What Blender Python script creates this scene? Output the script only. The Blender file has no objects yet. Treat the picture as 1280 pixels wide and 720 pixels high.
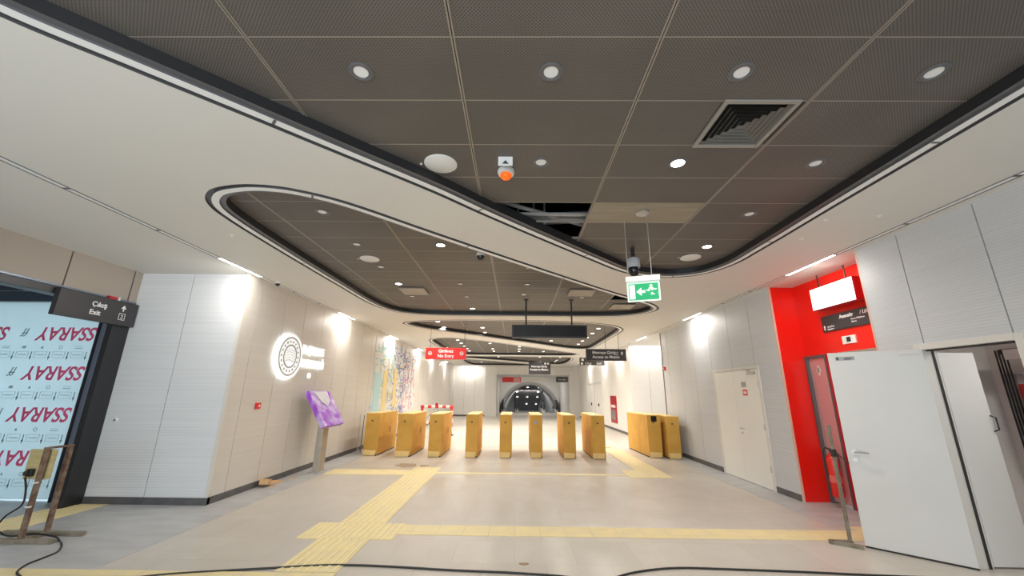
import bpy, bmesh, math, random
from math import pi, sin, cos, radians
from mathutils import Vector, Matrix
from mathutils.geometry import tessellate_polygon

SC = bpy.context.scene
COL = SC.collection

# ------------------------------------------------------------------ camera, world, exposure
F_PX, PITCH, YAW, ROLL = 486.477, .264036, .010986, .0099369
cam_data = bpy.data.cameras.new('camera')
cam_data.sensor_width = 36.0
cam_data.lens = F_PX / 1280 * 36.0
cam_data.clip_start = .05
cam_data.clip_end = 200
cam = bpy.data.objects.new('camera', cam_data)
COL.objects.link(cam)
_f = Vector((0, cos(PITCH), sin(PITCH))); _u = Vector((0, -sin(PITCH), cos(PITCH))); _r = Vector((1, 0, 0))
_z = Matrix.Rotation(YAW, 3, 'Z'); _f = _z @ _f; _u = _z @ _u; _r = _z @ _r
_r, _u = cos(ROLL) * _r + sin(ROLL) * _u, -sin(ROLL) * _r + cos(ROLL) * _u
cam.matrix_world = Matrix(((_r.x, _u.x, -_f.x, 0), (_r.y, _u.y, -_f.y, 0), (_r.z, _u.z, -_f.z, 1.6), (0, 0, 0, 1)))
SC.camera = cam

world = bpy.data.worlds.new('world'); SC.world = world
world.use_nodes = True
world.node_tree.nodes['Background'].inputs[0].default_value = (.80, .92, 1.0, 1)
world.node_tree.nodes['Background'].inputs[1].default_value = 1.15

SC.view_settings.view_transform = 'Standard'
SC.view_settings.look = 'None'
SC.view_settings.gamma = 1
SC.view_settings.use_curve_mapping = False
SC.view_settings.exposure = -0.12

# lamp powers (watts)
P_DOWN = 25.0      # one lit downlight
P_WASH = 34.0      # one lit linear washer
P_BACK = 270.0     # entrance daylight behind the photographer
P_FILM = 85.0     # daylight behind the printed film

def area_light(name, loc, direction, sx, sy, power, color, parent=None, shape='RECTANGLE', spread=None):
    d = bpy.data.lights.new(name, 'AREA')
    d.shape = shape; d.size = sx
    if shape in ('RECTANGLE', 'ELLIPSE'): d.size_y = sy
    d.energy = power; d.color = color
    if spread: d.spread = spread
    o = bpy.data.objects.new(name, d); COL.objects.link(o)
    o.rotation_euler = Vector(direction).to_track_quat('-Z', 'Y').to_euler()
    o.location = loc
    if parent: o.parent = parent
    return o

area_light('entrance_daylight', (-2.2, -2.9, 1.9), (-.12, 1, .16), 6.5, 2.8, P_BACK, (.86, .94, 1.0))
area_light('street_daylight', (-8.1, 7.9, 1.7), (0, -1, 0), 2.8, 3.0, P_FILM, (.62, .86, 1.0))

# ------------------------------------------------------------------ materials
MATS = {}
def mat(name, col=(.8, .8, .8), rough=.5, metal=0., emit=None, es=0., spec=None, alpha=None):
    if name in MATS: return MATS[name]
    m = bpy.data.materials.new(name); m.use_nodes = True
    b = m.node_tree.nodes['Principled BSDF']
    b.inputs['Base Color'].default_value = (*col, 1)
    b.inputs['Roughness'].default_value = rough
    b.inputs['Metallic'].default_value = metal
    if spec is not None: b.inputs['Specular IOR Level'].default_value = spec
    if emit: b.inputs['Emission Color'].default_value = (*emit, 1); b.inputs['Emission Strength'].default_value = es
    MATS[name] = m
    return m

class NT:
    def __init__(s, m): s.t = m.node_tree; s.n = s.t.nodes; s.l = s.t.links; s.b = s.n['Principled BSDF']
    def new(s, k, **kw):
        n = s.n.new(k)
        for a, v in kw.items(): setattr(n, a, v)
        return n
    def link(s, a, b): s.l.new(a, b)
    def pos(s): return s.new('ShaderNodeNewGeometry').outputs['Position']
    def math(s, op, a, b=None):
        n = s.new('ShaderNodeMath', operation=op)
        for i, v in enumerate((a, b)):
            if v is None: continue
            if hasattr(v, 'is_output'): s.link(v, n.inputs[i])
            else: n.inputs[i].default_value = v
        return n.outputs[0]
    def mix(s, fac, c1, c2):
        n = s.new('ShaderNodeMix', data_type='RGBA')
        for k, v in ((0, fac), (6, c1), (7, c2)):
            if hasattr(v, 'is_output'): s.link(v, n.inputs[k])
            elif k == 0: n.inputs[k].default_value = v
            else: n.inputs[k].default_value = (*v, 1)
        return n.outputs[2]
    def noise(s, scale, detail=3, vec=None, rough=.5):
        n = s.new('ShaderNodeTexNoise'); n.inputs['Scale'].default_value = scale
        n.inputs['Detail'].default_value = detail; n.inputs['Roughness'].default_value = rough
        s.link(vec if vec is not None else s.pos(), n.inputs['Vector'])
        return n.outputs['Fac']
    def scaled(s, v):
        n = s.new('ShaderNodeVectorMath', operation='MULTIPLY'); n.inputs[1].default_value = v
        s.link(s.pos(), n.inputs[0]); return n.outputs[0]
    def ramp(s, fac, a, b):
        n = s.new('ShaderNodeMapRange'); n.inputs[1].default_value = a; n.inputs[2].default_value = b
        s.link(fac, n.inputs[0]); return n.outputs[0]

def noisy(name, c1, c2, scale=4, rough=.5, metal=0., lo=.35, hi=.65, detail=4, stretch=None, bump=0., bscale=60, spec=None):
    if name in MATS: return MATS[name]
    m = mat(name, c1, rough, metal, spec=spec); t = NT(m)
    v = t.scaled(stretch) if stretch else None
    t.link(t.mix(t.ramp(t.noise(scale, detail, v), lo, hi), c1, c2), t.b.inputs['Base Color'])
    if bump:
        bn = t.new('ShaderNodeBump'); bn.inputs['Strength'].default_value = bump; bn.inputs['Distance'].default_value = .01
        t.link(t.noise(bscale, 3), bn.inputs['Height']); t.link(bn.outputs[0], t.b.inputs['Normal'])
    return m

def ribbed(name, c1, c2, freq, axis=2, rough=.45, metal=.0):
    """painted sheet metal with fine horizontal corrugation and a faint perforation grain"""
    if name in MATS: return MATS[name]
    m = mat(name, c1, rough, metal); t = NT(m)
    sep = t.new('ShaderNodeSeparateXYZ'); t.link(t.pos(), sep.inputs[0])
    w = t.math('SINE', t.math('MULTIPLY', sep.outputs[axis], freq))
    w = t.math('MULTIPLY_ADD', w, .5); w.node.inputs[2].default_value = .5
    g = t.ramp(t.noise(1.0, 4, t.scaled((.6, .6, 26))), .3, .7)
    f = t.math('ADD', t.math('MULTIPLY', w, .55), t.math('MULTIPLY', g, .45))
    t.link(t.mix(f, c1, c2), t.b.inputs['Base Color'])
    return m

def perforated(name, c1, c2, period=.021, rough=.55):
    """square-perforated metal tile"""
    if name in MATS: return MATS[name]
    m = mat(name, c1, rough, .25); t = NT(m)
    sep = t.new('ShaderNodeSeparateXYZ'); t.link(t.pos(), sep.inputs[0])
    k = 2 * pi / period
    a = t.math('SINE', t.math('MULTIPLY', sep.outputs[0], k)); b = t.math('SINE', t.math('MULTIPLY', sep.outputs[1], k))
    h = t.ramp(t.math('MULTIPLY', a, b), .15, .55)
    base = t.mix(t.ramp(t.noise(1.1, 5), .35, .7), c1, tuple(x * 1.25 for x in c1))
    t.link(t.mix(t.math('MULTIPLY', h, .75), base, c2), t.b.inputs['Base Color'])
    return m

def tiled_floor():
    m = mat('beige floor tiles', (.6, .55, .5), .32); t = NT(m)
    br = t.new('ShaderNodeTexBrick'); br.offset = .5
    for k, v in (('Scale', 1.0), ('Mortar Size', .0022), ('Brick Width', .62), ('Row Height', .62), ('Bias', 0.), ('Mortar Smooth', .2)):
        br.inputs[k].default_value = v
    t.link(t.pos(), br.inputs['Vector'])
    br.inputs['Color1'].default_value = (.57, .53, .478, 1); br.inputs['Color2'].default_value = (.53, .493, .442, 1)
    br.inputs['Mortar'].default_value = (.40, .36, .31, 1)
    d = t.ramp(t.noise(.9, 6, rough=.65), .42, .72)
    c = t.mix(t.math('MULTIPLY', d, .30), br.outputs['Color'], (.50, .44, .37))
    d2 = t.ramp(t.noise(14, 4), .62, .74)
    c = t.mix(t.math('MULTIPLY', d2, .16), c, (.40, .34, .28))
    t.link(c, t.b.inputs['Base Color'])
    t.link(t.math('ADD', t.math('MULTIPLY', d, .25), .28), t.b.inputs['Roughness'])
    return m

def tactile():
    m = mat('yellow tactile tiles', (.75, .58, .22), .5); t = NT(m)
    sep = t.new('ShaderNodeSeparateXYZ'); t.link(t.pos(), sep.inputs[0])
    jx = t.math('FRACT', t.math('DIVIDE', sep.outputs[0], .305)); jy = t.math('FRACT', t.math('DIVIDE', sep.outputs[1], .305))
    j = t.math('MAXIMUM', t.math('LESS_THAN', jx, .018), t.math('LESS_THAN', jy, .018))
    d = t.ramp(t.noise(5, 5), .35, .7)
    c = t.mix(d, (.84, .70, .36), (.74, .64, .40))
    t.link(t.mix(t.math('MULTIPLY', j, .5), c, (.42, .33, .18)), t.b.inputs['Base Color'])
    return m

M_FLOOR = tiled_floor()
M_TACT = tactile()
M_GREY = noisy('grey stone floor', (.40, .405, .415), (.52, .52, .52), 2.2, .42, lo=.3, hi=.7, stretch=(1, 2.5, 1))
M_BASE = noisy('grey skirting stone', (.085, .085, .09), (.13, .125, .125), 5, .5)
M_CEIL = noisy('warm white ceiling', (.77, .75, .705), (.79, .77, .725), .8, .6)
M_TILE = perforated('dark perforated ceiling tile', (.152, .138, .122), (.040, .032, .030))
M_TILE_P = noisy('unpainted beige ceiling tile', (.36, .31, .23), (.29, .25, .18), 3, .6, stretch=(.6, 5, 1))
M_TBAR = mat('ceiling grid bar', (.36, .32, .27), .4, .4)
M_VOID = mat('black plenum', (.008, .008, .008), .9)
M_SKIRT = mat('black recess edge', (.018, .018, .02), .5)
M_RIMD = mat('grey aluminium rim', (.15, .15, .155), .4, .3)
M_LEDOFF = mat('unlit opal diffuser', (.92, .92, .91), .5)
M_LEDON = mat('lit opal diffuser', (1, 1, 1), .5, emit=(1, .96, .90), es=9)
M_WL = ribbed('warm ribbed wall panel', (.74, .70, .645), (.65, .61, .56), 2 * pi / .019)
M_WT = ribbed('light ribbed wall panel', (.84, .845, .85), (.72, .725, .735), 2 * pi / .036)
M_WR = ribbed('cool ribbed wall panel', (.66, .675, .70), (.57, .58, .60), 2 * pi / .030)
M_WF = ribbed('cream wall panel', (.90, .88, .84), (.85, .83, .79), 2 * pi / .03)
M_PLAIN = mat('plain off white wall', (.80, .78, .74), .6)
M_BEIGE = mat('beige cladding panel', (.40, .345, .285), .5)
M_JOINT = mat('dark joint', (.05, .045, .04), .7)
M_BLACK = mat('black painted aluminium', (.022, .022, .026), .38)
M_BLUEAL = mat('blue grey aluminium', (.20, .23, .30), .35, .3)
M_RED = mat('glossy red cladding', (.88, .014, .006), .28)
M_DRED = mat('dark red enamel and shaded red', (.48, .012, .02), .3)
M_DOOR = noisy('light grey door enamel', (.70, .69, .665), (.74, .73, .705), 1.2, .42)
M_DOORC = noisy('cream door enamel', (.86, .84, .79), (.89, .87, .82), 1.2, .42)
M_FRAME = mat('cream door frame', (.74, .71, .66), .4)
M_STEEL = mat('brushed steel', (.55, .54, .53), .32, .9)
M_RUBBER = mat('dark gasket', (.03, .028, .025), .6)
M_WHITE = mat('white plastic', (.80, .79, .76), .45)
M_SIGN = mat('dark sign enamel', (.045, .040, .042), .4)
M_SIGNRED = mat('red sign enamel', (.78, .022, .018), .4)
M_TXT = mat('white sign lettering', (.85, .85, .85), .5)
M_CARD = noisy('brown cardboard', (.68, .38, .075), (.58, .32, .055), 3, .75, lo=.4, hi=.7)
M_CARDS = noisy('pale cardboard with lid light', (.82, .60, .27), (.74, .52, .20), 4, .75)
M_INK = mat('dark print', (.05, .05, .07), .6)
M_RUST = noisy('rusty steel profile', (.13, .07, .045), (.24, .17, .12), 12, .7, lo=.4, hi=.6)
M_MUDSTEEL = noisy('dusty steel profile', (.20, .165, .12), (.30, .26, .20), 10, .7)
M_PLY = noisy('yellowish plywood', (.55, .45, .22), (.47, .37, .17), 5, .7, stretch=(1, 1, 6))
M_CABLE = mat('black cable', (.022, .02, .018), .55)
M_GREEN = mat('green exit pictogram', (.0, .36, .13), .4, emit=(.0, .55, .2), es=.12)
M_EXITW = mat('white exit pictogram', (.8, .95, .85), .4, emit=(.8, 1, .88), es=.15)
M_ORANGE = mat('orange beacon lens', (1, .16, .01), .25, emit=(1, .13, .0), es=.5)
M_LOGO = mat('backlit logo white', (1, 1, 1), .5, emit=(.93, .98, 1), es=.55)
M_HALO = mat('logo halo light', (1, 1, 1), .5, emit=(.90, .97, 1), es=3.2)
M_LOGOG = mat('logo grey line', (.40, .41, .42), .5)
M_LBOX = mat('lit panel face', (1, 1, 1), .5, emit=(1, .97, .95), es=1.1)
M_SCREEN = mat('dark display glass', (.03, .031, .034), .12)
M_GLASSD = mat('smoked dome', (.012, .012, .014), .1)
M_STRIPR = mat('red barrier tape', (.72, .05, .05), .5)
M_STRIPW = mat('white barrier tape', (.85, .82, .78), .5)
M_TUN = mat('tunnel grey', (.42, .41, .40), .6)
M_TUNR = mat('tunnel ring white', (.66, .65, .62), .5)
M_DARKC = mat('dark escalator ceiling', (.04, .037, .036), .5)

def purple_film():
    m = mat('purple protective film', (.42, .16, .72), .22); t = NT(m)
    v = t.scaled((2.2, 1.0, .8))
    n = t.ramp(t.noise(3.2, 4, v), .42, .62)
    c = t.mix(n, (.34, .07, .66), (.56, .42, .78))
    t.link(c, t.b.inputs['Base Color'])
    bn = t.new('ShaderNodeBump'); bn.inputs['Strength'].default_value = .5
    t.link(t.noise(9, 3), bn.inputs['Height']); t.link(bn.outputs[0], t.b.inputs['Normal'])
    return m
M_PURPLE = purple_film()
M_PURPLE2 = noisy('clear wrinkled film', (.72, .68, .82), (.80, .80, .84), 5, .2)

def film_mat():
    m = mat('pale printed protective film', (.70, .80, .82), .35); t = NT(m)
    out = t.n['Material Output']
    tr = t.new('ShaderNodeBsdfTranslucent'); tr.inputs[0].default_value = (.84, .90, .91, 1)
    mx = t.new('ShaderNodeMixShader'); mx.inputs[0].default_value = .5
    c = t.mix(t.ramp(t.noise(1.6, 3), .4, .7), (.66, .78, .80), (.74, .82, .83))
    t.link(c, t.b.inputs['Base Color'])
    t.link(t.b.outputs[0], mx.inputs[1]); t.link(tr.outputs[0], mx.inputs[2]); t.link(mx.outputs[0], out.inputs[0])
    return m
M_FILM = film_mat()
M_PINK = mat('red film print', (.86, .11, .26), .5)
M_FPRINT = mat('grey green film print', (.24, .36, .38), .5)
M_FPALE = mat('pale film print', (.50, .62, .64), .5)

# ------------------------------------------------------------------ mesh helpers
class MB:
    def __init__(s): s.v = []; s.f = []
    def add(s, vs, fs):
        k = len(s.v); s.v += [tuple(v) for v in vs]; s.f += [tuple(i + k for i in f) for f in fs]; return s
    def box(s, x0, x1, y0, y1, z0, z1, M=None):
        vs = [Vector((x, y, z)) for x in (x0, x1) for y in (y0, y1) for z in (z0, z1)]
        if M: vs = [M @ v for v in vs]
        return s.add(vs, [(0, 1, 3, 2), (4, 6, 7, 5), (0, 4, 5, 1), (2, 3, 7, 6), (0, 2, 6, 4), (1, 5, 7, 3)])
    def ring(s, r, w, z0, z1):
        return s.box(-r, r, -r, -r + w, z0, z1).box(-r, r, r - w, r, z0, z1).box(-r, -r + w, -r + w, r - w, z0, z1).box(r - w, r, -r + w, r - w, z0, z1)
    def prism(s, poly, a, b, M=None):
        """poly in local xy, from z=a to z=b"""
        n = len(poly)
        vs = [Vector((p[0], p[1], a)) for p in poly] + [Vector((p[0], p[1], b)) for p in poly]
        if M: vs = [M @ v for v in vs]
        tris = tessellate_polygon([[Vector((p[0], p[1], 0)) for p in poly]])
        fs = [tuple(t) for t in tris] + [tuple(i + n for i in reversed(t)) for t in tris]
        fs += [(i, (i + 1) % n, (i + 1) % n + n, i + n) for i in range(n)]
        return s.add(vs, fs)
    def cyl(s, p0, p1, r0, r1=None, n=16, cap=True):
        r1 = r0 if r1 is None else r1
        p0, p1 = Vector(p0), Vector(p1); d = (p1 - p0).normalized()
        a = d.orthogonal().normalized(); b = d.cross(a)
        vs = []
        for p, r in ((p0, r0), (p1, r1)):
            for i in range(n):
                t = 2 * pi * i / n; vs.append(p + r * (cos(t) * a + sin(t) * b))
        fs = [(i, (i + 1) % n, (i + 1) % n + n, i + n) for i in range(n)]
        if cap: fs += [tuple(range(n))[::-1], tuple(range(n, 2 * n))]
        return s.add(vs, fs)
    def lathe(s, prof, c=(0, 0, 0), n=24, M=None):
        """profile (r, z) about the local z axis"""
        vs = []; m = len(prof)
        for i in range(n):
            t = 2 * pi * i / n
            for r, z in prof: vs.append(Vector((r * cos(t), r * sin(t), z)))
        if M: vs = [M @ v for v in vs]
        vs = [v + Vector(c) for v in vs]
        fs = []
        for i in range(n):
            j = (i + 1) % n
            for k in range(m - 1): fs.append((i * m + k, j * m + k, j * m + k + 1, i * m + k + 1))
        return s.add(vs, fs)
    def tube(s, pts, r, n=8):
        pts = [Vector(p) for p in pts]; k0 = len(s.v); m = len(pts)
        prev = None
        for i, p in enumerate(pts):
            d = (pts[min(i + 1, m - 1)] - pts[max(i - 1, 0)]).normalized()
            a = d.orthogonal().normalized() if prev is None else (prev - d * prev.dot(d)).normalized()
            prev = a; b = d.cross(a)
            for j in range(n):
                t = 2 * pi * j / n; s.v.append(tuple(p + r * (cos(t) * a + sin(t) * b)))
        for i in range(m - 1):
            for j in range(n):
                a0 = k0 + i * n + j; a1 = k0 + i * n + (j + 1) % n
                s.f.append((a0, a1, a1 + n, a0 + n))
        s.f.append(tuple(k0 + j for j in range(n))[::-1]); s.f.append(tuple(k0 + (m - 1) * n + j for j in range(n)))
        return s
    def build(s, name, m, parent=None, org=(0, 0, 0), bevel=0., smooth=False, link=True):
        me = bpy.data.meshes.new(name)
        me.from_pydata([(v[0] - org[0], v[1] - org[1], v[2] - org[2]) for v in s.v], [], s.f)
        me.materials.append(m)
        bm = bmesh.new(); bm.from_mesh(me); bmesh.ops.recalc_face_normals(bm, faces=bm.faces); bm.to_mesh(me); bm.free()
        if smooth:
            for p in me.polygons: p.use_smooth = True
            try: me.set_sharp_from_angle(angle=radians(40))
            except Exception: pass
        o = bpy.data.objects.new(name, me); COL.objects.link(o)
        if parent: o.parent = parent
        if bevel:
            b = o.modifiers.new('bevel', 'BEVEL'); b.width = bevel; b.segments = 2; b.limit_method = 'ANGLE'
        return o

def spline(pts, k=8, closed=True):
    pts = [Vector(p) for p in pts]; n = len(pts); out = []
    for i in range(n if closed else n - 1):
        g = lambda j: pts[j % n] if closed else pts[max(0, min(n - 1, j))]
        p0, p1, p2, p3 = g(i - 1), g(i), g(i + 1), g(i + 2)
        for q in range(k):
            t = q / k
            out.append(.5 * ((2 * p1) + (p2 - p0) * t + (2 * p0 - 5 * p1 + 4 * p2 - p3) * t * t + (3 * p1 - p0 - 3 * p2 + p3) * t ** 3))
    if not closed: out.append(pts[-1])
    return out

def thing(name, label, cat, loc=(0, 0, 0), group=None, rotz=0.):
    o = bpy.data.objects.new(name, None); COL.objects.link(o); o.empty_display_size = .1
    o.location = loc; o.rotation_euler = (0, 0, rotz); o['label'] = label; o['category'] = cat
    if group: o['group'] = group
    return o
def tag(o, label, cat, group=None):
    o['label'] = label; o['category'] = cat
    if group: o['group'] = group
    return o
def struct(o): o['kind'] = 'structure'; return o
def copy_thing(src, loc, label, rotz=None):
    c = src.copy(); COL.objects.link(c); c.location = loc; c['label'] = label
    if rotz is not None: c.rotation_euler = (0, 0, rotz)
    for ch in list(src.children):
        d = ch.copy(); COL.objects.link(d); d.parent = c
        for g in list(ch.children):
            e = g.copy(); COL.objects.link(e); e.parent = d
    return c

ROT = {'L': Matrix(((0, 0, 1), (1, 0, 0), (0, 1, 0))),      # on the left wall, reads towards +y, faces +x
       'R': Matrix(((0, 0, -1), (-1, 0, 0), (0, 1, 0))),    # on the right wall, faces -x
       'C': Matrix(((1, 0, 0), (0, 0, -1), (0, 1, 0)))}     # faces the camera (-y)
def frame(face, loc, spin=0.):
    if isinstance(face, str): R = ROT[face]
    else: R = face
    return Matrix.Translation(loc) @ (R @ Matrix.Rotation(spin, 3, 'Z')).to_4x4()

def text(name, s, size, loc, face, m, parent=None, org=(0, 0, 0), align='LEFT', spin=0., shear=0., depth=.003, sx=1., bold=0.):
    cu = bpy.data.curves.new(name, 'FONT'); cu.body = s; cu.size = size; cu.align_x = align; cu.shear = shear
    cu.extrude = depth; cu.offset = bold
    o = bpy.data.objects.new(name, cu); COL.objects.link(o)
    dg = bpy.context.evaluated_depsgraph_get(); dg.update()
    me = bpy.data.meshes.new_from_object(o.evaluated_get(dg))
    bpy.data.objects.remove(o)
    me.transform(Matrix.Diagonal((sx, 1, 1, 1)))
    me.transform(Matrix.Translation(-Vector(org)) @ frame(face, loc, spin))
    me.materials.clear(); me.materials.append(m)
    o = bpy.data.objects.new(name, me); COL.objects.link(o)
    if parent: o.parent = parent
    return o

H = 3.472; G = 3.57; GS = .961; XL = -4.44; XR = 4.51; XW = -6.23; YC = 6.17; YB = 29.0; Y0 = -3.0

# ------------------------------------------------------------------ floor
struct(MB().box(-10, 9.5, Y0, 37.2, -.12, 0).build('floor', M_FLOOR))
def inlay(name, m, rects, z):
    b = MB()
    for x0, x1, y0, y1 in rects: b.box(x0, x1, y0, y1, .0, z)
    return struct(b.build(name, m))
inlay('floor', M_GREY, [(-10, -3.86, Y0, 13.2), (4.02, XR, 5.60, 12.2), (XR, 4.95, 4.92, 6.78), (XR, 9.5, 12.2, 15.85)], .003)
inlay('floor', M_TACT, [(-2.20, -1.62, 4.10, 4.93), (-2.46, -1.36, 4.93, 5.48), (-2.20, -1.62, 5.48, 9.1),
    (-1.36, 4.25, 5.10, 5.44), (4.25, XR, 5.10, 5.60), (-5.6, -1.62, 3.45, 4.08), (-6.42, -5.83, 4.08, YC),
    (-3.85, -2.20, 8.45, 9.0), (-1.62, 2.30, 8.64, 8.77), (2.30, 3.15, 8.45, 9.25), (2.62, 3.15, 9.25, 13.5),
    (-2.2, -1.62, 9.1, 9.3)], .006)
def ribs():
    b = MB()
    for x0, x1, y0, y1 in ((-2.20, -1.62, 4.10, 4.93), (-2.46, -1.36, 4.93, 5.48), (-2.20, -1.62, 5.48, 9.1), (-6.42, -5.83, 4.2, 6.1)):
        n = int((x1 - x0) / .073)
        for i in range(n):
            x = x0 + (i + .5) * (x1 - x0) / n
            b.box(x - .012, x + .012, y0 + .01, y1 - .01, .006, .011)
    return b
struct(ribs().build('floor', mat('yellow tactile ribs', (.88, .76, .42), .5)))
stain = MB()
for cx, cy, rx, ry, n in ((-2.45, 9.55, .28, .26, 18), (-2.05, 9.5, .14, .12, 12), (2.75, 10.9, .05, .03, 9), (.1, 4.35, .06, .03, 8)):
    random.seed(n)
    stain.prism([(cx + rx * cos(2 * pi * i / n) * random.uniform(.6, 1.1), cy + ry * sin(2 * pi * i / n) * random.uniform(.6, 1.1)) for i in range(n)], .0, .0045)
struct(stain.build('floor', mat('dried brown stain', (.34, .25, .16), .6)))

# ------------------------------------------------------------------ ceiling with lens-shaped cut-outs
OVALS = [
 [(-3.05, 1.05), (-2.72, 1.55), (-2.36, 1.91), (-1.88, 2.37), (-1.44, 2.80), (-.84, 3.38), (-.38, 3.88), (.22, 4.50), (1.01, 5.29),
  (1.6, 5.86), (2.05, 6.12), (2.56, 6.20), (3.0, 6.0), (3.24, 5.5), (3.27, 4.75), (3.26, 3.64), (3.26, 2.6), (3.26, 1.0), (3.2, -.6),
  (2.8, -1.5), (1.5, -1.8), (-1.5, -1.8), (-2.9, -1.3), (-3.28, -.4), (-3.25, .5)],
 [(-3.29, 4.1), (-3.22, 3.66), (-3.0, 3.38), (-2.7, 3.27), (-2.41, 3.26), (-2.1, 3.35), (-1.70, 3.62), (-1.07, 4.27), (-.50, 4.85),
  (.29, 5.64), (1.22, 6.55), (1.82, 7.12), (2.72, 7.92), (3.1, 8.35), (3.24, 8.75), (3.1, 9.2), (2.7, 9.52), (2.12, 9.66), (.6, 9.7),
  (-1.68, 9.68), (-2.6, 9.48), (-3.05, 9.0), (-3.24, 8.2), (-3.27, 7.0), (-3.29, 6.0), (-3.3, 5.0)],
 [(-3.2, 10.95), (-2.9, 11.6), (-2.35, 12.2), (-1.1, 13.45), (.54, 15.1), (1.88, 16.5), (2.55, 16.95), (3.05, 16.9), (3.28, 16.3),
  (3.3, 14), (3.28, 12), (3.1, 11.3), (2.6, 10.75), (1.88, 10.4), (.64, 10.2), (-1.49, 10.2), (-2.6, 10.38), (-3.05, 10.6)],
 [(-3.26, 14.6), (-3.05, 14.0), (-2.55, 13.7), (-1.95, 13.85), (-.6, 15.0), (1.04, 16.75), (2.6, 18.45), (3.1, 19.15), (3.0, 19.75),
  (2.4, 20.05), (.2, 20.1), (-2.3, 20.0), (-3.1, 19.5), (-3.28, 17.5), (-3.3, 16)],
 [(-3.0, 21.6), (-3.1, 21.0), (-2.5, 20.75), (0, 20.7), (2.5, 20.85), (3.1, 21.3), (3.28, 23.5), (3.1, 25.7), (2.4, 26.1), (1.2, 25.2), (-.8, 23.3)],
 [(-3.25, 23.6), (-3.0, 22.9), (-2.5, 22.9), (-1.0, 24.3), (.6, 25.9), (1.5, 26.9), (1.2, 27.5), (-.5, 27.6), (-2.5, 27.5), (-3.15, 26.8), (-3.28, 25)],
]
def offset(pts, d):
    n = len(pts); out = []
    area = sum(pts[i].x * pts[(i + 1) % n].y - pts[(i + 1) % n].x * pts[i].y for i in range(n))
    sgn = 1 if area > 0 else -1
    for i in range(n):
        t = (pts[(i + 1) % n] - pts[i - 1]).normalized()
        out.append(Vector((pts[i].x - sgn * t.y * d, pts[i].y + sgn * t.x * d, 0)))
    return out
outl = [spline([(x, y, 0) for x, y in o], 7) for o in OVALS]
outer = [Vector(p) for p in ((-4.312, Y0, 0), (4.318, Y0, 0), (4.318, 12.2, 0), (4.318, YB, 0), (-4.312, YB, 0))]
loops = [outer] + outl
flat = [p for l in loops for p in l]
tris = tessellate_polygon(loops)
b = MB(); b.add([(p.x, p.y, H) for p in flat], [tuple(t) for t in tris])
b.add([(p.x, p.y, H + .05) for p in flat], [tuple(t) for t in tris])
struct(b.build('ceiling', M_CEIL))
b = MB()                                           # ceiling strips outside the light slots, side bays
b.box(-4.42, -4.398, Y0, YB, H, H + .03); b.box(-4.46, -4.42, YC + .05, YB, H, H + .03)
b.box(4.402, 4.509, Y0, 4.9, H, H + .03); b.box(4.402, 4.50, 4.9, 6.8, H, H + .03); b.box(4.402, 4.509, 6.8, 12.2, H, H + .03); b.box(4.402, 4.50, 12.2, YB, H, H + .03); b.box(4.50, 4.62, 15.9, YB, H, H + .03)
b.box(XW - .02, -4.42, Y0, YC + .05, H, H + .03)
b.box(-10, XW - .02, Y0, 6.35, H, H + .03)
b.box(4.5, 5.0, 4.9, 6.8, H, H + .03)
b.box(4.5, 9.5, 12.2, 15.9, H, H + .03)
struct(b.build('ceiling', M_CEIL))

def band(loop_a, za, loop_b, zb, b):
    n = len(loop_a); k = len(b.v)
    b.v += [(p.x, p.y, za) for p in loop_a] + [(p.x, p.y, zb) for p in loop_b]
    b.f += [(k + i, k + (i + 1) % n, k + n + (i + 1) % n, k + n + i) for i in range(n)]
for i, o in enumerate(outl):
    o1, o2, o3 = offset(o, .052), offset(o, .118), offset(o, .172)
    d = MB(); band(o, H, o, H + .025, d); band(o, H + .025, o1, H + .025, d); band(o1, H + .025, o1, H - .004, d)
    band(o2, H - .004, o2, H + .012, d); band(o2, H + .012, o3, H + .012, d)
    struct(d.build('trim_%d' % (2 * i + 1), M_RIMD))
    w = MB(); band(o1, H - .004, o2, H - .004, w)
    struct(w.build('trim_%d' % (2 * i + 2), M_LEDOFF))
    k = MB(); band(o3, H + .012, o3, G + .02, k)
    struct(k.build('ceiling', M_SKIRT))
    j = MB(); n = len(o)                            # joints of the opal strip
    acc = 0
    for q in range(n):
        acc += (o[(q + 1) % n] - o[q]).length
        if acc > 1.9:
            acc = 0; t = (o[(q + 1) % n] - o[q]).normalized(); a_, b_ = o1[q], o2[q]
            j.add([(a_.x, a_.y, H - .006), (b_.x, b_.y, H - .006), (b_.x + t.x * .02, b_.y + t.y * .02, H - .006), (a_.x + t.x * .02, a_.y + t.y * .02, H - .006)], [(0, 1, 2, 3)])
    struct(j.build('trim_%d' % (20 + i), M_RIMD))

# dark tile field above the cut-outs
PX, PY, GX0, GY0 = 1.1965, .4997, -.375, 1.778
b = MB(); missing = {(0, 4), (0, 5), (2, 12)}; pale = {(1, 4)}; vents_cells = {(1, 1)}
tb = MB(); pb = MB()
for i in range(-3, 4):
    x0 = GX0 + i * PX
    if x0 > 3.4 or x0 + PX < -3.4: continue
    for j in range(-8, 52):
        y0 = GY0 + j * PY
        if (i, j) in missing: continue
        tgt = pb if (i, j) in pale else b
        if (i, j) in vents_cells: tgt.box(x0 + .012, 1.425, y0 + .006, y0 + PY - .006, G, G + .02)
        else: tgt.box(max(x0 + .012, -3.4), min(x0 + PX - .012, 3.4), y0 + .006, y0 + PY - .006, G, G + .02)
for i in range(-2, 4):
    x = GX0 + i * PX
    tb.box(x - .013, x - .003, -2.2, 27.8, G - .004, G + .03); tb.box(x + .003, x + .013, -2.2, 27.8, G - .004, G + .03)
for j in range(-8, 53):
    y = GY0 + j * PY
    tb.box(-3.4, 3.4, y - .006, y + .003, G - .001, G + .025)
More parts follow.
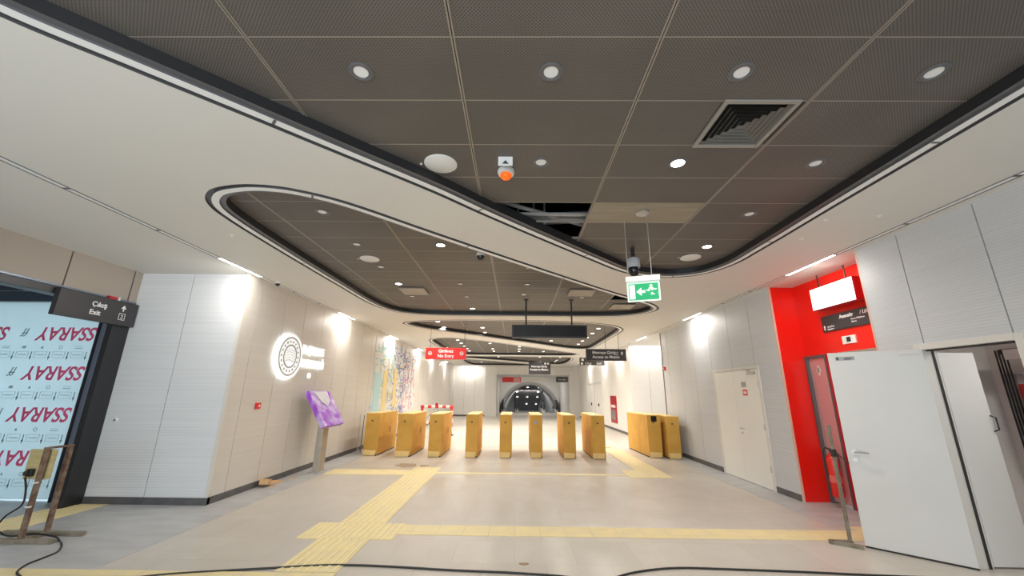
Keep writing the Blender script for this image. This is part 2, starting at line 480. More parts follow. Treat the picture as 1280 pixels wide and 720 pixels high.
struct(b.build('ceiling', M_TILE)); struct(pb.build('ceiling', M_TILE_P)); struct(tb.build('ceiling', M_TBAR))
struct(MB().box(-3.6, 3.6, -2.4, 28, 4.5, 4.55).box(-3.6, -3.55, -2.4, 28, G, 4.5).box(3.55, 3.6, -2.4, 28, G, 4.5)
       .box(-3.6, 3.6, 27.95, 28, G, 4.5).box(-3.6, 3.6, -2.45, -2.4, G, 4.5).build('ceiling', M_VOID))
# what shows in the open tile: hanger channels and a diagonal brace
g = (.3, 4.3, G); t = thing('ceiling_support_frame', 'bare metal channels and diagonal brace inside the open dark ceiling gap', 'metal frame', g)
M_GALV = mat('galvanised steel', (.55, .54, .52), .5, .2)
MB().box(-.8, 1.3, 4.26, 4.30, 3.66, 3.69).build('channel', M_GALV, t, g); MB().box(-.8, 1.3, 4.50, 4.55, 3.72, 3.76).build('channel', M_GALV, t, g)
MB().tube([(-.25, 4.05, 3.74), (.35, 4.40, 3.74), (1.0, 4.85, 3.76)], .026).build('brace', M_GALV, t, g)
for x in (-.25, .02, .22, .36):
    MB().cyl((x, 4.62, 3.62), (x, 4.62, 4.5), .014, n=8).build('hanger_rod', M_GALV, t, g)
MB().tube([(-.6, 4.75, 3.9), (.2, 4.8, 3.85), (1.4, 4.75, 3.9)], .08, 14).build('pipe', M_GALV, t, g, smooth=True)

# ------------------------------------------------------------------ walls
def wall_x(name, X, side, joints, z0, z1, m, holes=(), back=True, gap=.005):
    """panels of a wall lying in the plane x=X; side=+1 body on the +x side"""
    b = MB(); x0, x1 = (X, X + .04) if side > 0 else (X - .04, X)
    for ya, yb in zip(joints, joints[1:]):
        segs = [(ya, yb, z0, z1)]
        for ha, hb, hz0, hz1 in holes:
            out = []
            for (a, c, p, q) in segs:
                if c <= ha or a >= hb: out.append((a, c, p, q)); continue
                if a < ha: out.append((a, ha, p, q))
                if c > hb: out.append((hb, c, p, q))
                a2, c2 = max(a, ha), min(c, hb)
                if hz0 > p: out.append((a2, c2, p, hz0))
                if hz1 < q: out.append((a2, c2, hz1, q))
            segs = out
        for a, c, p, q in segs:
            ga = gap if abs(a - ya) < 1e-6 and ya > joints[0] else 0; gb = gap if abs(c - yb) < 1e-6 and yb < joints[-1] else 0
            b.box(x0, x1, a + ga, c - gb, p, q)
    o = struct(b.build(name, m))
    if back:
        k = MB(); xb0, xb1 = (X + .035, X + .12) if side > 0 else (X - .12, X - .035)
        segs = [(joints[0] + .06, joints[-1] - .06, z0, z1)]
        for ha, hb, hz0, hz1 in holes:
            out = []
            for (a, c, p, q) in segs:
                if c <= ha or a >= hb: out.append((a, c, p, q)); continue
                if a < ha: out.append((a, ha, p, q))
                if c > hb: out.append((hb, c, p, q))
                if hz0 > p: out.append((max(a, ha), min(c, hb), p, hz0))
                if hz1 < q: out.append((max(a, ha), min(c, hb), hz1, q))
            segs = out
        for a, c, p, q in segs: k.box(xb0, xb1, a, c, p, q)
        struct(k.build(name, M_JOINT))
    return o
def wall_y(name, Y, joints, z0, z1, m, gap=.005, back=True, holes=()):
    b = MB()
    for xa, xb in zip(joints, joints[1:]): b.box(xa + (gap if xa > joints[0] else 0), xb - (gap if xb < joints[-1] else 0), Y, Y + .04, z0, z1)
    struct(b.build(name, m))
    if back: struct(MB().box(joints[0] + .05, joints[-1] - .05, Y + .035, Y + .12, z0, z1).build(name, M_JOINT))

# left wall along the hall
jl = [YC, 6.52, 7.30, 8.03] + [8.03 + .80 * k for k in range(1, 27)]; jl = [y for y in jl if y < YB] + [YB]
wall_x('wall_left', XL, -1, jl, .10, H, M_WL)
struct(MB().box(XL - .03, XL + .012, YC, YB, 0, .10).build('baseboard_left', M_BASE))
# transverse return and the corner
wall_y('wall_left_return', YC, [XW, -5.36, XL - .001], .10, H, M_WT)
struct(MB().box(XL - .035, XL + .006, YC - .006, YC + .03, .10, H).build('trim_30', M_FRAME))
struct(MB().box(XW, XL + .012, YC - .012, YC + .05, 0, .10).build('baseboard_left_return', M_BASE))
# side opening in the outer left wall
wall_x('wall_left_outer', XW, -1, [1.4, 2.26, 3.2, 4.15, 5.10, 6.03, YC], 2.97, H, M_BEIGE, gap=.011)
wall_x('wall_left_outer', XW, -1, [Y0, -2, -1, 0, 1.4], 0, H, M_BEIGE, gap=.011)
struct(MB().box(XW - .06, XW + .012, 1.4, YC, 2.945, 2.97).build('trim_31', M_BLUEAL))
b = MB(); b.box(XW - .09, XW + .005, 5.90, YC, 0, 2.945); b.box(XW - .20, XW + .005, 1.4, 5.88, 2.84, 2.945); b.box(XW - .2, XW + .005, 1.2, 1.4, 0, 2.945)
struct(b.build('trim_32', M_BLACK, bevel=.006))
# side bay behind the opening
struct(MB().box(-6.75, XW - .08, 6.22, 6.34, 0, H).build('wall_bay_end', M_BLUEAL))
struct(MB().box(-6.765, -6.74, 6.19, 6.24, 0, 3.0).build('trim_33', M_BLACK))
struct(MB().box(-9.7, -6.75, 6.32, 6.36, 3.0, H).build('wall_bay_top', mat('dark blue glazing', (.035, .06, .10), .15)))
struct(MB().box(-9.7, -6.78, 6.30, 6.33, 3.0, 3.02).box(-9.7, -6.78, 6.30, 6.33, 3.19, 3.2).build('trim_34', M_BLUEAL))
struct(MB().box(-9.75, -9.65, 1.2, 9, 0, H).build('wall_bay_outer', M_PLAIN))
struct(MB().box(-9.7, XW - .2, 1.1, 1.2, 0, H).build('wall_bay_near', M_PLAIN))

# right wall: near part (with doorway), red niche, middle part (with double door)
wall_x('wall_right', XR, 1, [Y0, -2.05, -1.25, -.45, .35, 1.15, 1.95, 2.75, 3.55, 4.35, 4.92], .10, H, M_WR, holes=[(3.53, 4.40, .1, 2.12)], gap=.006)
wall_x('wall_right', XR, 1, [6.79, 7.49, 8.29, 9.15, 10.0, 10.85, 11.7, 12.2], .10, H, M_WR, holes=[(7.41, 9.10, .1, 2.12)], gap=.006)
b = MB()
for a, c in ((Y0, 3.50), (4.43, 4.92), (6.79, 7.40), (9.11, 12.2)): b.box(XR - .010, XR + .04, a, c, 0, .10)
struct(b.build('baseboard_right', M_BASE))
struct(MB().box(XR - .003, XR + .03, 6.765, 6.795, 0, H).box(XR - .003, XR + .03, 4.905, 4.93, 0, H).build('trim_40', mat('pale edge trim', (.75, .52, .42), .4)))
b = MB(); b.box(XR + .002, 5.07, 6.78, 6.84, 0, H); b.box(4.95, 5.07, 4.86, 6.80, 2.25, H); b.box(XR + .05, 5.07, 4.86, 4.92, 0, H)
struct(b.build('wall_niche', M_RED))
struct(MB().box(4.96, 5.07, 4.9, 6.35, 0, 2.25).build('wall_niche', M_DRED))  # same red panel in shadow, the shade put into a darker red
# lift landing: steel leaf with a dark frame
t = MB().box(4.975, 5.05, 6.38, 6.74, .03, 2.21)
o = struct(t.build('door_1', mat('satin steel with red reflection tint', (.72, .50, .50), .35, .45), bevel=.004))  # pink in the base colour paints the reflection of the red jamb
f = MB().box(4.93, 5.07, 6.74, 6.78, 0, 2.25).box(4.955, 5.07, 6.35, 6.38, 0, 2.25).box(4.94, 5.07, 6.38, 6.74, 2.21, 2.25).build('door_frame', M_RIMD, o)
MB().box(4.970, 4.975, 6.52, 6.60, 1.98, 2.04).box(4.970, 4.975, 6.545, 6.575, 1.93, 2.09).build('sticker', M_WHITE, o)
struct(MB().box(4.93, 4.97, 4.92, 6.05, 2.19, 2.25).build('trim_41', M_STEEL))
# far right: side bay, its end wall, then the wall on to the portal
struct(MB().box(XR, 9.5, 12.14, 12.24, 0, H).build('wall_right_bay_near', M_WR))
wall_y('wall_right_bay_end', 15.85, [4.56, 5.30, 6.15, 7.0, 7.85, 8.7, 9.5], .10, H, M_WF)
struct(MB().box(9.45, 9.55, 12.2, 15.9, 0, H).build('wall_right_bay_outer', M_WF))
struct(MB().box(4.56, 9.5, 15.83, 15.88, 0, .10).build('baseboard_bay', M_BASE))
jr = [15.88 + .82 * k for k in range(0, 17)]; jr = [y for y in jr if y < YB] + [YB]
wall_x('wall_right_far', 4.60, 1, jr, .10, H, M_WF, holes=[(21.35, 25.5, .1, 2.22)])
struct(MB().box(4.59, 4.66, 15.85, 21.35, 0, .10).box(4.59, 4.66, 25.5, YB, 0, .10).build('baseboard_right_far', M_BASE))
# back wall with the portal
PX0, PX1, PZ = -1.36, 3.87, 2.90
wall_y('wall_back', YB, [XL, -3.7, -2.95, -2.2], .1, H, M_WF)
struct(MB().box(XL, -2.2, YB - .02, YB + .05, 0, .10).build('baseboard_back', M_BASE))
b = MB(); b.box(-2.2, PX0, YB - .12, YB + .12, 0, H); b.box(PX0, PX1, YB, YB + .12, PZ, H); b.box(PX1, 4.66, YB - .02, YB + .12, 0, H)
struct(b.build('wall_back', M_PLAIN))
# escalator hall behind it
struct(MB().box(PX0 - .1, PX0, YB + .1, 36, 0, PZ + .3).build('wall_portal_left', M_TUNR))
struct(MB().box(PX1, PX1 + .1, YB + .1, 36, 0, PZ + .3).build('wall_portal_right', M_WHITE))
struct(MB().box(PX0, PX1, YB + .1, 36, PZ + .15, PZ + .2).build('ceiling', M_TUNR))
cx, R0, R1 = 1.28, 2.62, 2.38
def arc(r, n=36, z0=0.): return [(cx + r * cos(pi * i / n), z0 + r * sin(pi * i / n)) for i in range(n + 1)]
poly = [(PX1 + .1, 0), (PX1 + .1, PZ + .3), (PX0 - .1, PZ + .3), (PX0 - .1, 0)] + arc(R0)[::-1]
Mc = frame('C', (0, 36.1, 0))
struct(MB().prism(poly, 0, .1, Mc).build('wall_portal_end', M_WHITE))
b = MB(); a0, a1 = arc(R0 + .05), arc(R1)
k = len(a0)
b.add([(x, 35.97, z) for x, z in a0] + [(x, 36.5, z) for x, z in a1], [(i, i + 1, k + i + 1, k + i) for i in range(k - 1)])
struct(b.build('trim_50', M_TUNR))
b = MB(); b.add([(x, 36.5, z) for x, z in a1] + [(x, 46, z - 1.2) for x, z in a1], [(i, i + 1, k + i + 1, k + i) for i in range(k - 1)])
b.add([(cx - R1, 46, -4), (cx + R1, 46, -4), (cx + R1, 46, 3), (cx - R1, 46, 3)], [(0, 1, 2, 3)])
struct(b.build('wall_tunnel', M_TUN))
struct(MB().add([(cx - 3, 37.2, -.05), (cx + 3, 37.2, -.05), (cx + 3, 46, -4), (cx - 3, 46, -4)], [(0, 1, 2, 3)]).build('floor', M_TUN))
sl = MB(); Ms = Matrix.Translation((cx - .1, 37.0, 2.26)) @ Matrix.Rotation(radians(-17), 4, 'X')
sl.box(-1.25, 1.25, 0, 8.6, 0, .12, Ms); sl.box(-1.33, -1.25, 0, 8.6, -.12, .12, Ms); sl.box(1.25, 1.33, 0, 8.6, -.12, .12, Ms)
struct(sl.build('ceiling', M_DARKC))

# ------------------------------------------------------------------ ceiling lights
ORD = ['nearest', 'second', 'third', 'fourth', 'fifth', 'sixth']
POS = ['first', 'second', 'third', 'fourth', 'fifth', 'sixth', 'seventh', 'eighth', 'ninth', 'tenth']
def make_downlight(lit, n=28):
    t = thing('downlight', '', 'ceiling light', (0, 0, 0), 'round recessed downlights in the dark ceiling tiles')
    MB().lathe([(.046, .004), (.050, -.006), (.066, -.010), (.078, -.004), (.078, .002)], n=n).build('trim_ring', M_RIMD, t, smooth=True)
    MB().lathe([(.0, -.010), (.058, -.008), (.060, .004)] if lit else [(.0, -.002), (.046, -.002), (.047, .006)], n=n).build('diffuser', M_LEDON if lit else M_LEDOFF, t)
    if lit: area_light('lamp', (0, 0, -.012), (0, 0, -1), .09, .09, P_DOWN, (1, .93, .82), t, 'DISK', radians(150))
    return t
proto = {True: make_downlight(True), False: make_downlight(False)}; used = {True: False, False: False}
DL = {0: {0: [-1.04, .22, 1.47, 2.72], 1: [.22, 1.47, 2.72], 2: [2.72], 3: [2.72]},
      1: {2: [-2.30], 3: [-2.30, -1.09], 4: [-2.30, .22], 5: [-2.30, -1.09, .22], 6: [-2.30, -1.09, 1.45], 7: [-1.09]},
      2: {9: [-2.33], 10: [-2.33, -1.08, 2.67], 11: [-1.08, .2, 1.42, 2.67], 12: [1.42, 2.67], 13: [1.42, 2.67], 14: [2.67]},
      3: {13: [-2.33], 14: [-2.33, -1.1], 15: [-2.33, .17], 16: [-2.33, -1.1, .17], 17: [-2.33, -1.1, .17, 1.4]},
      4: {19: [.17, 1.4], 20: [-1.0, 1.4, 2.6], 22: [2.6], 23: [2.6]},
      5: {21: [-2.33], 22: [-2.33, -1.1], 24: [-2.33]}}
LIT = {(0, 1, 1.47), (0, 3, 2.72), (1, 3, -1.09), (1, 5, -2.30), (1, 7, -1.09)}
for ov, rows in DL.items():
    for ri, (r, xs) in enumerate(rows.items()):
        for ci, x in enumerate(xs):
            lit = ov >= 2 or (ov, r, x) in LIT
            y = 2.028 + .9994 * r; x *= GS
            if ov == 1 and r == 7: y = 9.2
            side = ('leftmost' if ci == 0 else 'rightmost' if ci == len(xs) - 1 else POS[ci] + ' from left') if len(xs) > 1 else 'only one'
            lab = '%s round downlight in %s ceiling recess, row %d, %s' % ('glowing' if lit else 'unlit white', ORD[ov], ri + 1, side)
            if not used[lit]:
                o = proto[lit]; o.location = (x, y, G); o['label'] = lab; used[lit] = True
            else: copy_thing(proto[lit], (x, y, G), lab)

# linear lights in the slots along both walls
def make_linear(lit, xs):
    t = thing('linear_light', '', 'ceiling light', (0, 0, 0), 'linear lights in the ceiling slots')
    MB().box(-.040, .040, .0, .995, .012, .05).box(-.042, -.029, 0, .995, -.003, .014).box(.029, .042, 0, .995, -.003, .014).box(-.029, .029, -.0, .02, -.003, .013).build('housing', M_RIMD, t)
    MB().box(-.029, .029, .02, .993, .0, .010).build('diffuser', M_LEDON if lit else M_LEDOFF, t)
    if lit: area_light('lamp', (0, .5, -.006), (xs * .45, 0, -1), .055, .95, P_WASH, (1, .96, .90), t, 'RECTANGLE')
    return t
for side, X, litset, y_a, y_b in (('left', -4.355, (5, 9, 13, 17, 20, 24), 0, 29), ('right', 4.36, (5, 9, 13, 17, 20, 24), 0, 28)):
    pl = make_linear(True, -1 if side == 'left' else 1); pu = make_linear(False, 0); fl = fu = True; nl = 0
    for k in range(y_a, y_b - 1):
        if k < 1: continue
        lit = k in litset
        y = 5.34 + (k - 5) * 1.0 if side == 'left' else 5.05 + (k - 5) * 1.0
        if lit:
            lab = 'glowing linear light in the %s ceiling slot, %s lit one from the camera' % (side, POS[nl]); nl += 1
        else: lab = 'unlit linear light in the %s ceiling slot, about %d metres into the hall' % (side, round(y))
        if lit and fl: o = pl; fl = False; o.location = (X, y, H); o['label'] = lab
        elif (not lit) and fu: o = pu; fu = False; o.location = (X, y, H); o['label'] = lab
        else: copy_thing(pl if lit else pu, (X, y, H), lab)
t = thing('linear_light', 'glowing linear light above the recessed right-hand wall behind the cartons', 'ceiling light', (5.3, 15.7, H))
MB().box(-.6, .6, -.04, .04, -.01, .02).build('housing', M_RIMD, t); MB().box(-.58, .58, -.03, .03, -.014, -.008).build('diffuser', M_LEDON, t)
area_light('lamp', (0, 0, -.02), (0, .4, -1), 1.1, .05, P_WASH, (1, .96, .9), t)
t = thing('linear_light', 'glowing linear light above the back wall left of the portal', 'ceiling light', (-3.3, 28.7, H))
MB().box(-.6, .6, -.04, .04, -.01, .02).build('housing', M_RIMD, t); MB().box(-.58, .58, -.03, .03, -.014, -.008).build('diffuser', M_LEDON, t)
area_light('lamp', (0, 0, -.02), (0, .35, -1), 1.1, .05, P_WASH, (1, .96, .9), t)

# spot lights in the escalator ceiling
for r, (dy, xs) in enumerate(((.35, (-1.0, -.05, 1.0)), (1.7, (-1.0, 1.0)), (3.4, (-1.0, 0, 1.0)), (5.9, (0, 1.0)))):
    for c, x in enumerate(xs):
        p = Ms @ Vector((x, dy, -.03))
        t = thing('downlight', 'glowing spotlight in dark escalator ceiling beyond the portal, row %d from top, %s' % (r + 1, 'left' if x < -.5 else 'middle' if x < .5 else 'right'), 'ceiling light', p, 'spotlights in the escalator ceiling')
        MB().cyl((0, 0, -.01), (0, 0, .03), .10, n=16).build('diffuser', M_LEDON, t)
        MB().lathe([(.10, .0), (.13, .0), (.13, .03)], n=16).build('trim_ring', M_RIMD, t)
area_light('tunnel_fill', (1.28, 38.2, 1.9), (0, 1, -.3), 2, .6, 220, (1, .97, .93))  # added fill light without a fixture, brightens the tunnel
area_light('hall_lamp', (1.2, 33, 2.95), (0, .1, -1), 3, 3, 110, (1, .97, .93))
area_light('bay_lamp', (7, 14, 3.4), (0, 0, -1), 2, 1, 35, (1, .93, .86))

# speakers, vents, detectors
def speaker(loc, label, r=.17):
    t = thing('ceiling_speaker', label, 'speaker', loc, 'round white ceiling speakers')
    MB().lathe([(0, -.014), (r * .9, -.012), (r, -.006), (r, .004)], n=40).build('grille', M_WHITE, t, smooth=True)
    MB().cyl((-r - .03, 0, -.008), (-r - .03, 0, .002), .012, n=10).build('bracket_tab', M_WHITE, t)
speaker((-.68, 3.056, G), 'large round white ceiling speaker left of the orange beacon', .145)
speaker((2.585, 5.48, G), 'round white ceiling speaker at far right end of nearest recess', .145)
speaker((-2.25, 5.63, G), 'round white ceiling speaker on left side of second ceiling recess', .145)
def diffuser(loc, label, s=.285):
    t = thing('air_vent', label, 'air vent', loc, 'square ceiling air diffusers')
    MB().ring(s, .03, -.012, .01).build('frame', mat('vent frame', (.36, .33, .29), .5, .1), t)
    n = 6
    for k in range(n):
        a = s - .035 - k * .038; c = a - .020
        if c < 0: break
        b = MB(); z0, z1 = -.003, .014
        vs = [(-a, -a, z1), (a, -a, z1), (a, a, z1), (-a, a, z1), (-c, -c, z0), (c, -c, z0), (c, c, z0), (-c, c, z0)]
        b.add([(x, y, z0 if i < 4 else z1) for i, (x, y, z) in enumerate(vs)], [(0, 1, 5, 4), (1, 2, 6, 5), (2, 3, 7, 6), (3, 0, 4, 7)])
        b.build('louvre', mat('vent louvre', (.15, .14, .125), .5, .1), t)
    MB().box(-s + .02, s - .02, -s + .02, s - .02, .04, .05).build('back_plate', M_VOID, t)
diffuser((1.70, 2.53, G), 'square louvred air diffuser in the nearest dark ceiling recess', .265)
for loc, lab in (((-2.04, 7.52, G - .012), 'square air diffuser at the far left of the second ceiling recess'), ((1.30, 7.55, G - .012), 'square air diffuser right of centre in the second ceiling recess'),
                 ((2.44, 8.80, G - .012), 'square air diffuser at far right tip of second ceiling recess')):
    t = thing('air_vent', lab, 'air vent', loc, 'square ceiling air diffusers')
    s = .25
    MB().ring(s, .03, -.02, .0).build('frame', M_TBAR, t)
    MB().add([(-s, -s, -.02), (s, -s, -.02), (s, s, -.02), (-s, s, -.02), (0, 0, .01)], [(0, 1, 4), (1, 2, 4), (2, 3, 4), (3, 0, 4)]).build('cone', M_BEIGE, t)

t = thing('alarm_beacon', 'orange alarm beacon with white base and sign tag on the dark ceiling', 'alarm', (-.10, 3.16, G))
MB().lathe([(0, .0), (.074, 0), (.080, -.022), (.070, -.045), (0, -.045)], n=28).build('base', M_WHITE, t, smooth=True)
MB().lathe([(.050, -.045), (.052, -.055), (.044, -.078), (.025, -.09), (0, -.092)], n=28).build('lens', M_ORANGE, t, smooth=True)
p = MB().box(-.062, .062, -.215, -.205, -.085, .0).build('sign_tag', M_WHITE, t)
MB().prism([(-.028, -.07), (.028, -.07), (0, -.035)], .0, .002, frame('C', (0, -.215, 0))).build('triangle_mark', M_INK, p)

def dome(loc, label, s=1.):
    t = thing('security_camera', label, 'camera', loc)
    MB().lathe([(0, .0), (.06 * s, 0), (.062 * s, -.03 * s), (.055 * s, -.05 * s)], n=24).build('base', M_WHITE, t, smooth=True)
    MB().lathe([(.055 * s, -.05 * s), (.050 * s, -.08 * s), (.03 * s, -.105 * s), (0, -.112 * s)], n=24).build('dome', M_GLASSD, t, smooth=True)
    return t
dome((-.52, 5.34, G), 'small white dome camera in the second ceiling recess, left of centre')
dome((-4.235, 6.62, H), 'small white dome camera beside the left ceiling light slot', .7)
t = thing('security_camera', 'grey pan and tilt camera hanging behind the green exit sign', 'camera', (1.62, 5.12, G + .03))
MB().cyl((0, 0, 0), (0, 0, -.18), .028, n=12).build('bracket', M_BLACK, t)
MB().lathe([(0, -.17), (.072, -.18), (.088, -.20), (.088, -.305), (.083, -.32)], n=28).build('housing', mat('pale grey plastic', (.50, .50, .52), .4), t, smooth=True)
MB().lathe([(.074, -.32), (.076, -.355), (.064, -.40), (.038, -.435), (0, -.445)], n=28).build('lens_dome', M_GLASSD, t, smooth=True)
for loc, lab in (((.16, 7.80, G), 'small white smoke detector in the second ceiling recess before the display'), ((-3.56, 4.50, H), 'tiny white sprinkler on the pale ceiling left of the second recess'),
                 ((3.52, 4.50, H), 'tiny white sprinkler on the right pale ceiling above the niche'), ((3.40, 3.97, H), 'tiny white sprinkler on right pale ceiling beside nearest recess'),
                 ((3.89, 3.86, H), 'tiny white detector on right pale ceiling nearer the wall slot'), ((3.5, 6.94, H), 'tiny grey sprinkler on the pale ceiling beyond the exit sign'), ((.68, 5.75, H), 'tiny sprinkler on the pale diagonal band between the first two recesses')):
    t = thing('sprinkler' if 'sprinkler' in lab else 'smoke_detector', lab, 'sprinkler' if 'sprinkler' in lab else 'detector', loc)
    r = .03 if 'tiny' in lab else .05
    MB().lathe([(0, 0), (r, 0), (r, -.004), (r * .4, -.008), (r * .3, -.018), (0, -.02)], n=16).build('cap', M_WHITE, t, smooth=True)

# ------------------------------------------------------------------ wrapped turnstiles
def carton(loc, w, l, h, label, rot=0., flap=False, seed=0):
    random.seed(seed)
    t = thing('wrapped_turnstile', label, 'cardboard carton', loc, 'turnstiles wrapped in brown cardboard', rot)
    cb = MB().box(0, w, 0, l, .03, h).build('carton', M_CARD, t, bevel=.006)
    MB().box(-.004, w + .004, -.003, l + .003, h - .004, h + .012).build('top_lid', M_CARDS, t, bevel=.004)  # lid coloured paler than the carton for the light falling on it
    MB().box(.012, w - .02, .0, l, 0, .03).build('foot', M_INK, t)
    a = random.uniform(.0, .04)
    MB().add([(.01, 0, .14), (w - .03, 0, .13), (w - .05, -.045, .012), (.0, -.06 + a, .012), (.01, .004, .14), (w - .03, .004, .13), (w - .05, -.035, .008), (.0, -.05 + a, .008)],
             [(0, 1, 2, 3), (7, 6, 5, 4), (0, 3, 7, 4), (1, 5, 6, 2), (2, 6, 7, 3), (0, 4, 5, 1)]).build('bottom_flap', M_CARDS, t)
    c = w * .47
    MB().prism([(c - .028, h - .20), (c + .028, h - .20), (c + .03, h - .172), (c, h - .162), (c - .028, h - .172)], 0, .002, frame('C', (0, 0, 0))).build('printed_mark', M_INK, cb)
    MB().box(w, w + .002, l * .55, l * .58, h * .48, h * .62).box(w, w + .002, l * .60, l * .63, h * .48, h * .62).build('side_print', mat('brown carton print', (.30, .17, .06), .7), cb)
    if flap:
        MB().box(w * .3, w * .72, -.002, .0, h - .16, h - .02).build('torn_hole', M_VOID, cb)
    return t
gx = [(-3.96, .37), (-3.08, .40), (-2.24, .34), (-1.28, .31), (-.40, .31), (.40, .31), (1.25, .32), (1.99, .34)]
labs = ['nearest the left wall', 'second from the left wall', 'third from the left wall', 'fourth from the left wall', 'fifth from left, left of the middle one with blue mark',
        'sixth from left, with a blue label on its end', 'seventh from left', 'eighth from left, right end of the evenly spaced row']
for i, ((x, w), lab) in enumerate(zip(gx, labs)):
    t = carton((x, 10.74 + (.12 if i == 0 else 0), 0), w, 1.6 if i not in (3, 4, 5, 6) else 1.5, 1.045, 'brown cardboard-wrapped turnstile, ' + lab, seed=i)
    if i == 5: MB().box(.11, .17, -.004, .0, .83, .91).build('blue_label', mat('blue label', (.30, .38, .55), .5), t)
carton((3.54, 11.05, 0), .36, 1.75, 1.06, 'deep brown carton right of the gap, torn hole at its top corner', .03, True, 11)
carton((3.99, 10.9, 0), .34, 1.5, 1.04, 'brown carton pushed against the right-hand wall', .0, False, 12)

# ------------------------------------------------------------------ doors
# open leaf hung on the near right doorway
t = thing('door', 'open light grey steel door standing out into the hall at right', 'door', (XR - .02, 4.37, 0))
hx, hy = XR - .02, 4.37; ang = math.atan2(4.93 - 4.37, 3.905 - XR + .02)
Ml = Matrix.Rotation(ang, 4, 'Z'); L = .825
MB().box(.0, L, .0, .05, .018, 2.115, Ml).build('leaf', M_DOOR, t, bevel=.004)
MB().box(.0, L, .012, .04, .0, .020, Ml).build('bottom_seal', M_RUBBER, t)
fr = Matrix(((Ml[0][0], 0, Ml[0][1]), (Ml[1][0], 0, Ml[1][1]), (0, 1, 0)))  # local x along the leaf, z out of the visible face
def on_leaf(b, u, z, d): return Ml @ Vector((u, .05 + d, z))
hd = MB().cyl(on_leaf(0, L - .07, .99, 0), on_leaf(0, L - .07, .99, .012), .026, n=20)
hd.cyl(on_leaf(0, L - .07, .99, .01), on_leaf(0, L - .07, .99, .055), .010, n=12); hd.tube([on_leaf(0, L - .07, .99, .05), on_leaf(0, L - .13, .992, .055), on_leaf(0, L - .20, .985, .052)], .010)
hd.build('handle', M_STEEL, t, smooth=True)
MB().cyl(on_leaf(0, L - .07, .90, 0), on_leaf(0, L - .07, .90, .010), .024, n=20).build('lock_escutcheon', M_STEEL, t)
p = MB().box(L - .25, L - .07, .05, .053, 2.02, 2.065, Ml).build('label_plate', mat('grey label plate', (.42, .42, .42), .4), t)
MB().box(L - .22, L - .15, .053, .0535, 2.03, 2.04, Ml).box(L - .24, L - .16, .053, .0535, 2.046, 2.052, Ml).box(L - .10, L - .08, .053, .0535, 2.025, 2.06, Ml).build('small_print', M_INK, p)
MB().box(.02, .20, .05, .062, 2.06, 2.10, Ml).build('door_closer', M_FRAME, t, bevel=.003)
for z in (.28, 1.0, 1.86): MB().cyl((.0, .012, z), (.0, .012, z + .11), .012, n=10).build('hinge', M_STEEL, t)

# frame of that doorway
o = struct(MB().box(XR - .03, XR + .14, 4.385, 4.45, 0, 2.17).box(XR - .03, XR + .14, 3.47, 3.535, 0, 2.17).box(XR - .03, XR + .14, 3.535, 4.385, 2.105, 2.17).build('door_2', M_FRAME, bevel=.004))
MB().box(XR + .09, XR + .11, 4.372, 4.385, 0, 2.105).box(XR + .02, XR + .10, 3.535, 3.548, 0, 2.105).box(XR + .02, XR + .1, 3.548, 4.372, 2.092, 2.105).build('gasket', M_RUBBER, o)
for z in (1.80, 1.86): MB().cyl((XR - .034, 4.415, z), (XR - .03, 4.415, z), .010, n=10).build('screw', M_STEEL, o)
MB().box(XR - .034, XR - .03, 4.40, 4.43, 1.50, 1.60).build('strike_plate', M_STEEL, o)
# second, narrow leaf standing into the room
t = thing('door', 'narrow second grey door leaf folded into the room behind the doorway', 'door', (XR + .15, 4.44, 0))
MB().box(.0, .40, -.05, .0, .015, 2.08).build('leaf', M_DOOR, t, bevel=.004)
MB().tube([(.385, -.05, 1.42), (.40, -.085, 1.40), (.40, -.085, 1.28), (.385, -.05, 1.26)], .007).build('handle', M_RUBBER, t)
MB().box(.398, .404, -.04, -.01, .95, 1.12).build('latch_plate', M_STEEL, t)
# room behind
rx0, rx1, ry0, ry1 = XR + .15, 6.4, .8, 5.9
struct(MB().box(rx1, rx1 + .08, ry0, ry1, 0, 2.9).build('wall_room_back', M_PLAIN))
struct(MB().box(5.08, rx1, ry1 - .5, ry1 - .42, 0, 2.9).box(rx0 + .4, rx1, ry0 - .08, ry0, 0, 2.9).build('wall_room_end', M_PLAIN))
struct(MB().box(4.60, rx1, ry0, 4.84, 2.75, 2.8).box(5.08, rx1, 4.84, ry1, 2.75, 2.8).build('ceiling', M_PLAIN))
area_light('room_lamp', (5.6, 3.4, 2.7), (0, 0, -1), .9, .3, 25, (1, .96, .92))
t = thing('ceiling_light', 'small lit white light box high inside the side room', 'ceiling light', (6.1, 4.75, 2.05))
MB().box(-.15, .15, -.14, .10, 0, .12).build('housing', M_WHITE, t, bevel=.004); MB().box(-.13, .13, -.145, -.139, .012, .108).build('diffuser', M_LBOX, t)
t = thing('cable_duct', 'grey vertical cable duct on the side room wall', 'cable duct', (6.3, 5.15, .9))
MB().box(0, .1, -.08, .08, 0, 1.0).build('duct', M_TUN, t, bevel=.004)
for k in range(4): MB().tube([(-.02, -.06 + k * .035, 0), (-.025, -.06 + k * .035, .5), (-.02, -.06 + k * .035, 1.3)], .009).build('cable', M_CABLE, t)
t = thing('wall_cabinet', 'red wall cabinet inside the side room, at right picture edge', 'cabinet', (6.22, 4.80, 1.15))
MB().box(0, .18, -.24, .22, 0, .62).build('body', M_DRED, t, bevel=.006); MB().box(-.008, .0, -.22, .20, .02, .60).build('door', M_DRED, t); MB().cyl((-.02, .17, .3), (-.008, .17, .3), .014, n=10).build('knob', M_STEEL, t)
t = thing('wall_grille', 'small dark framed grille near the top of the side room wall', 'grille', (6.38, 5.08, 2.13))
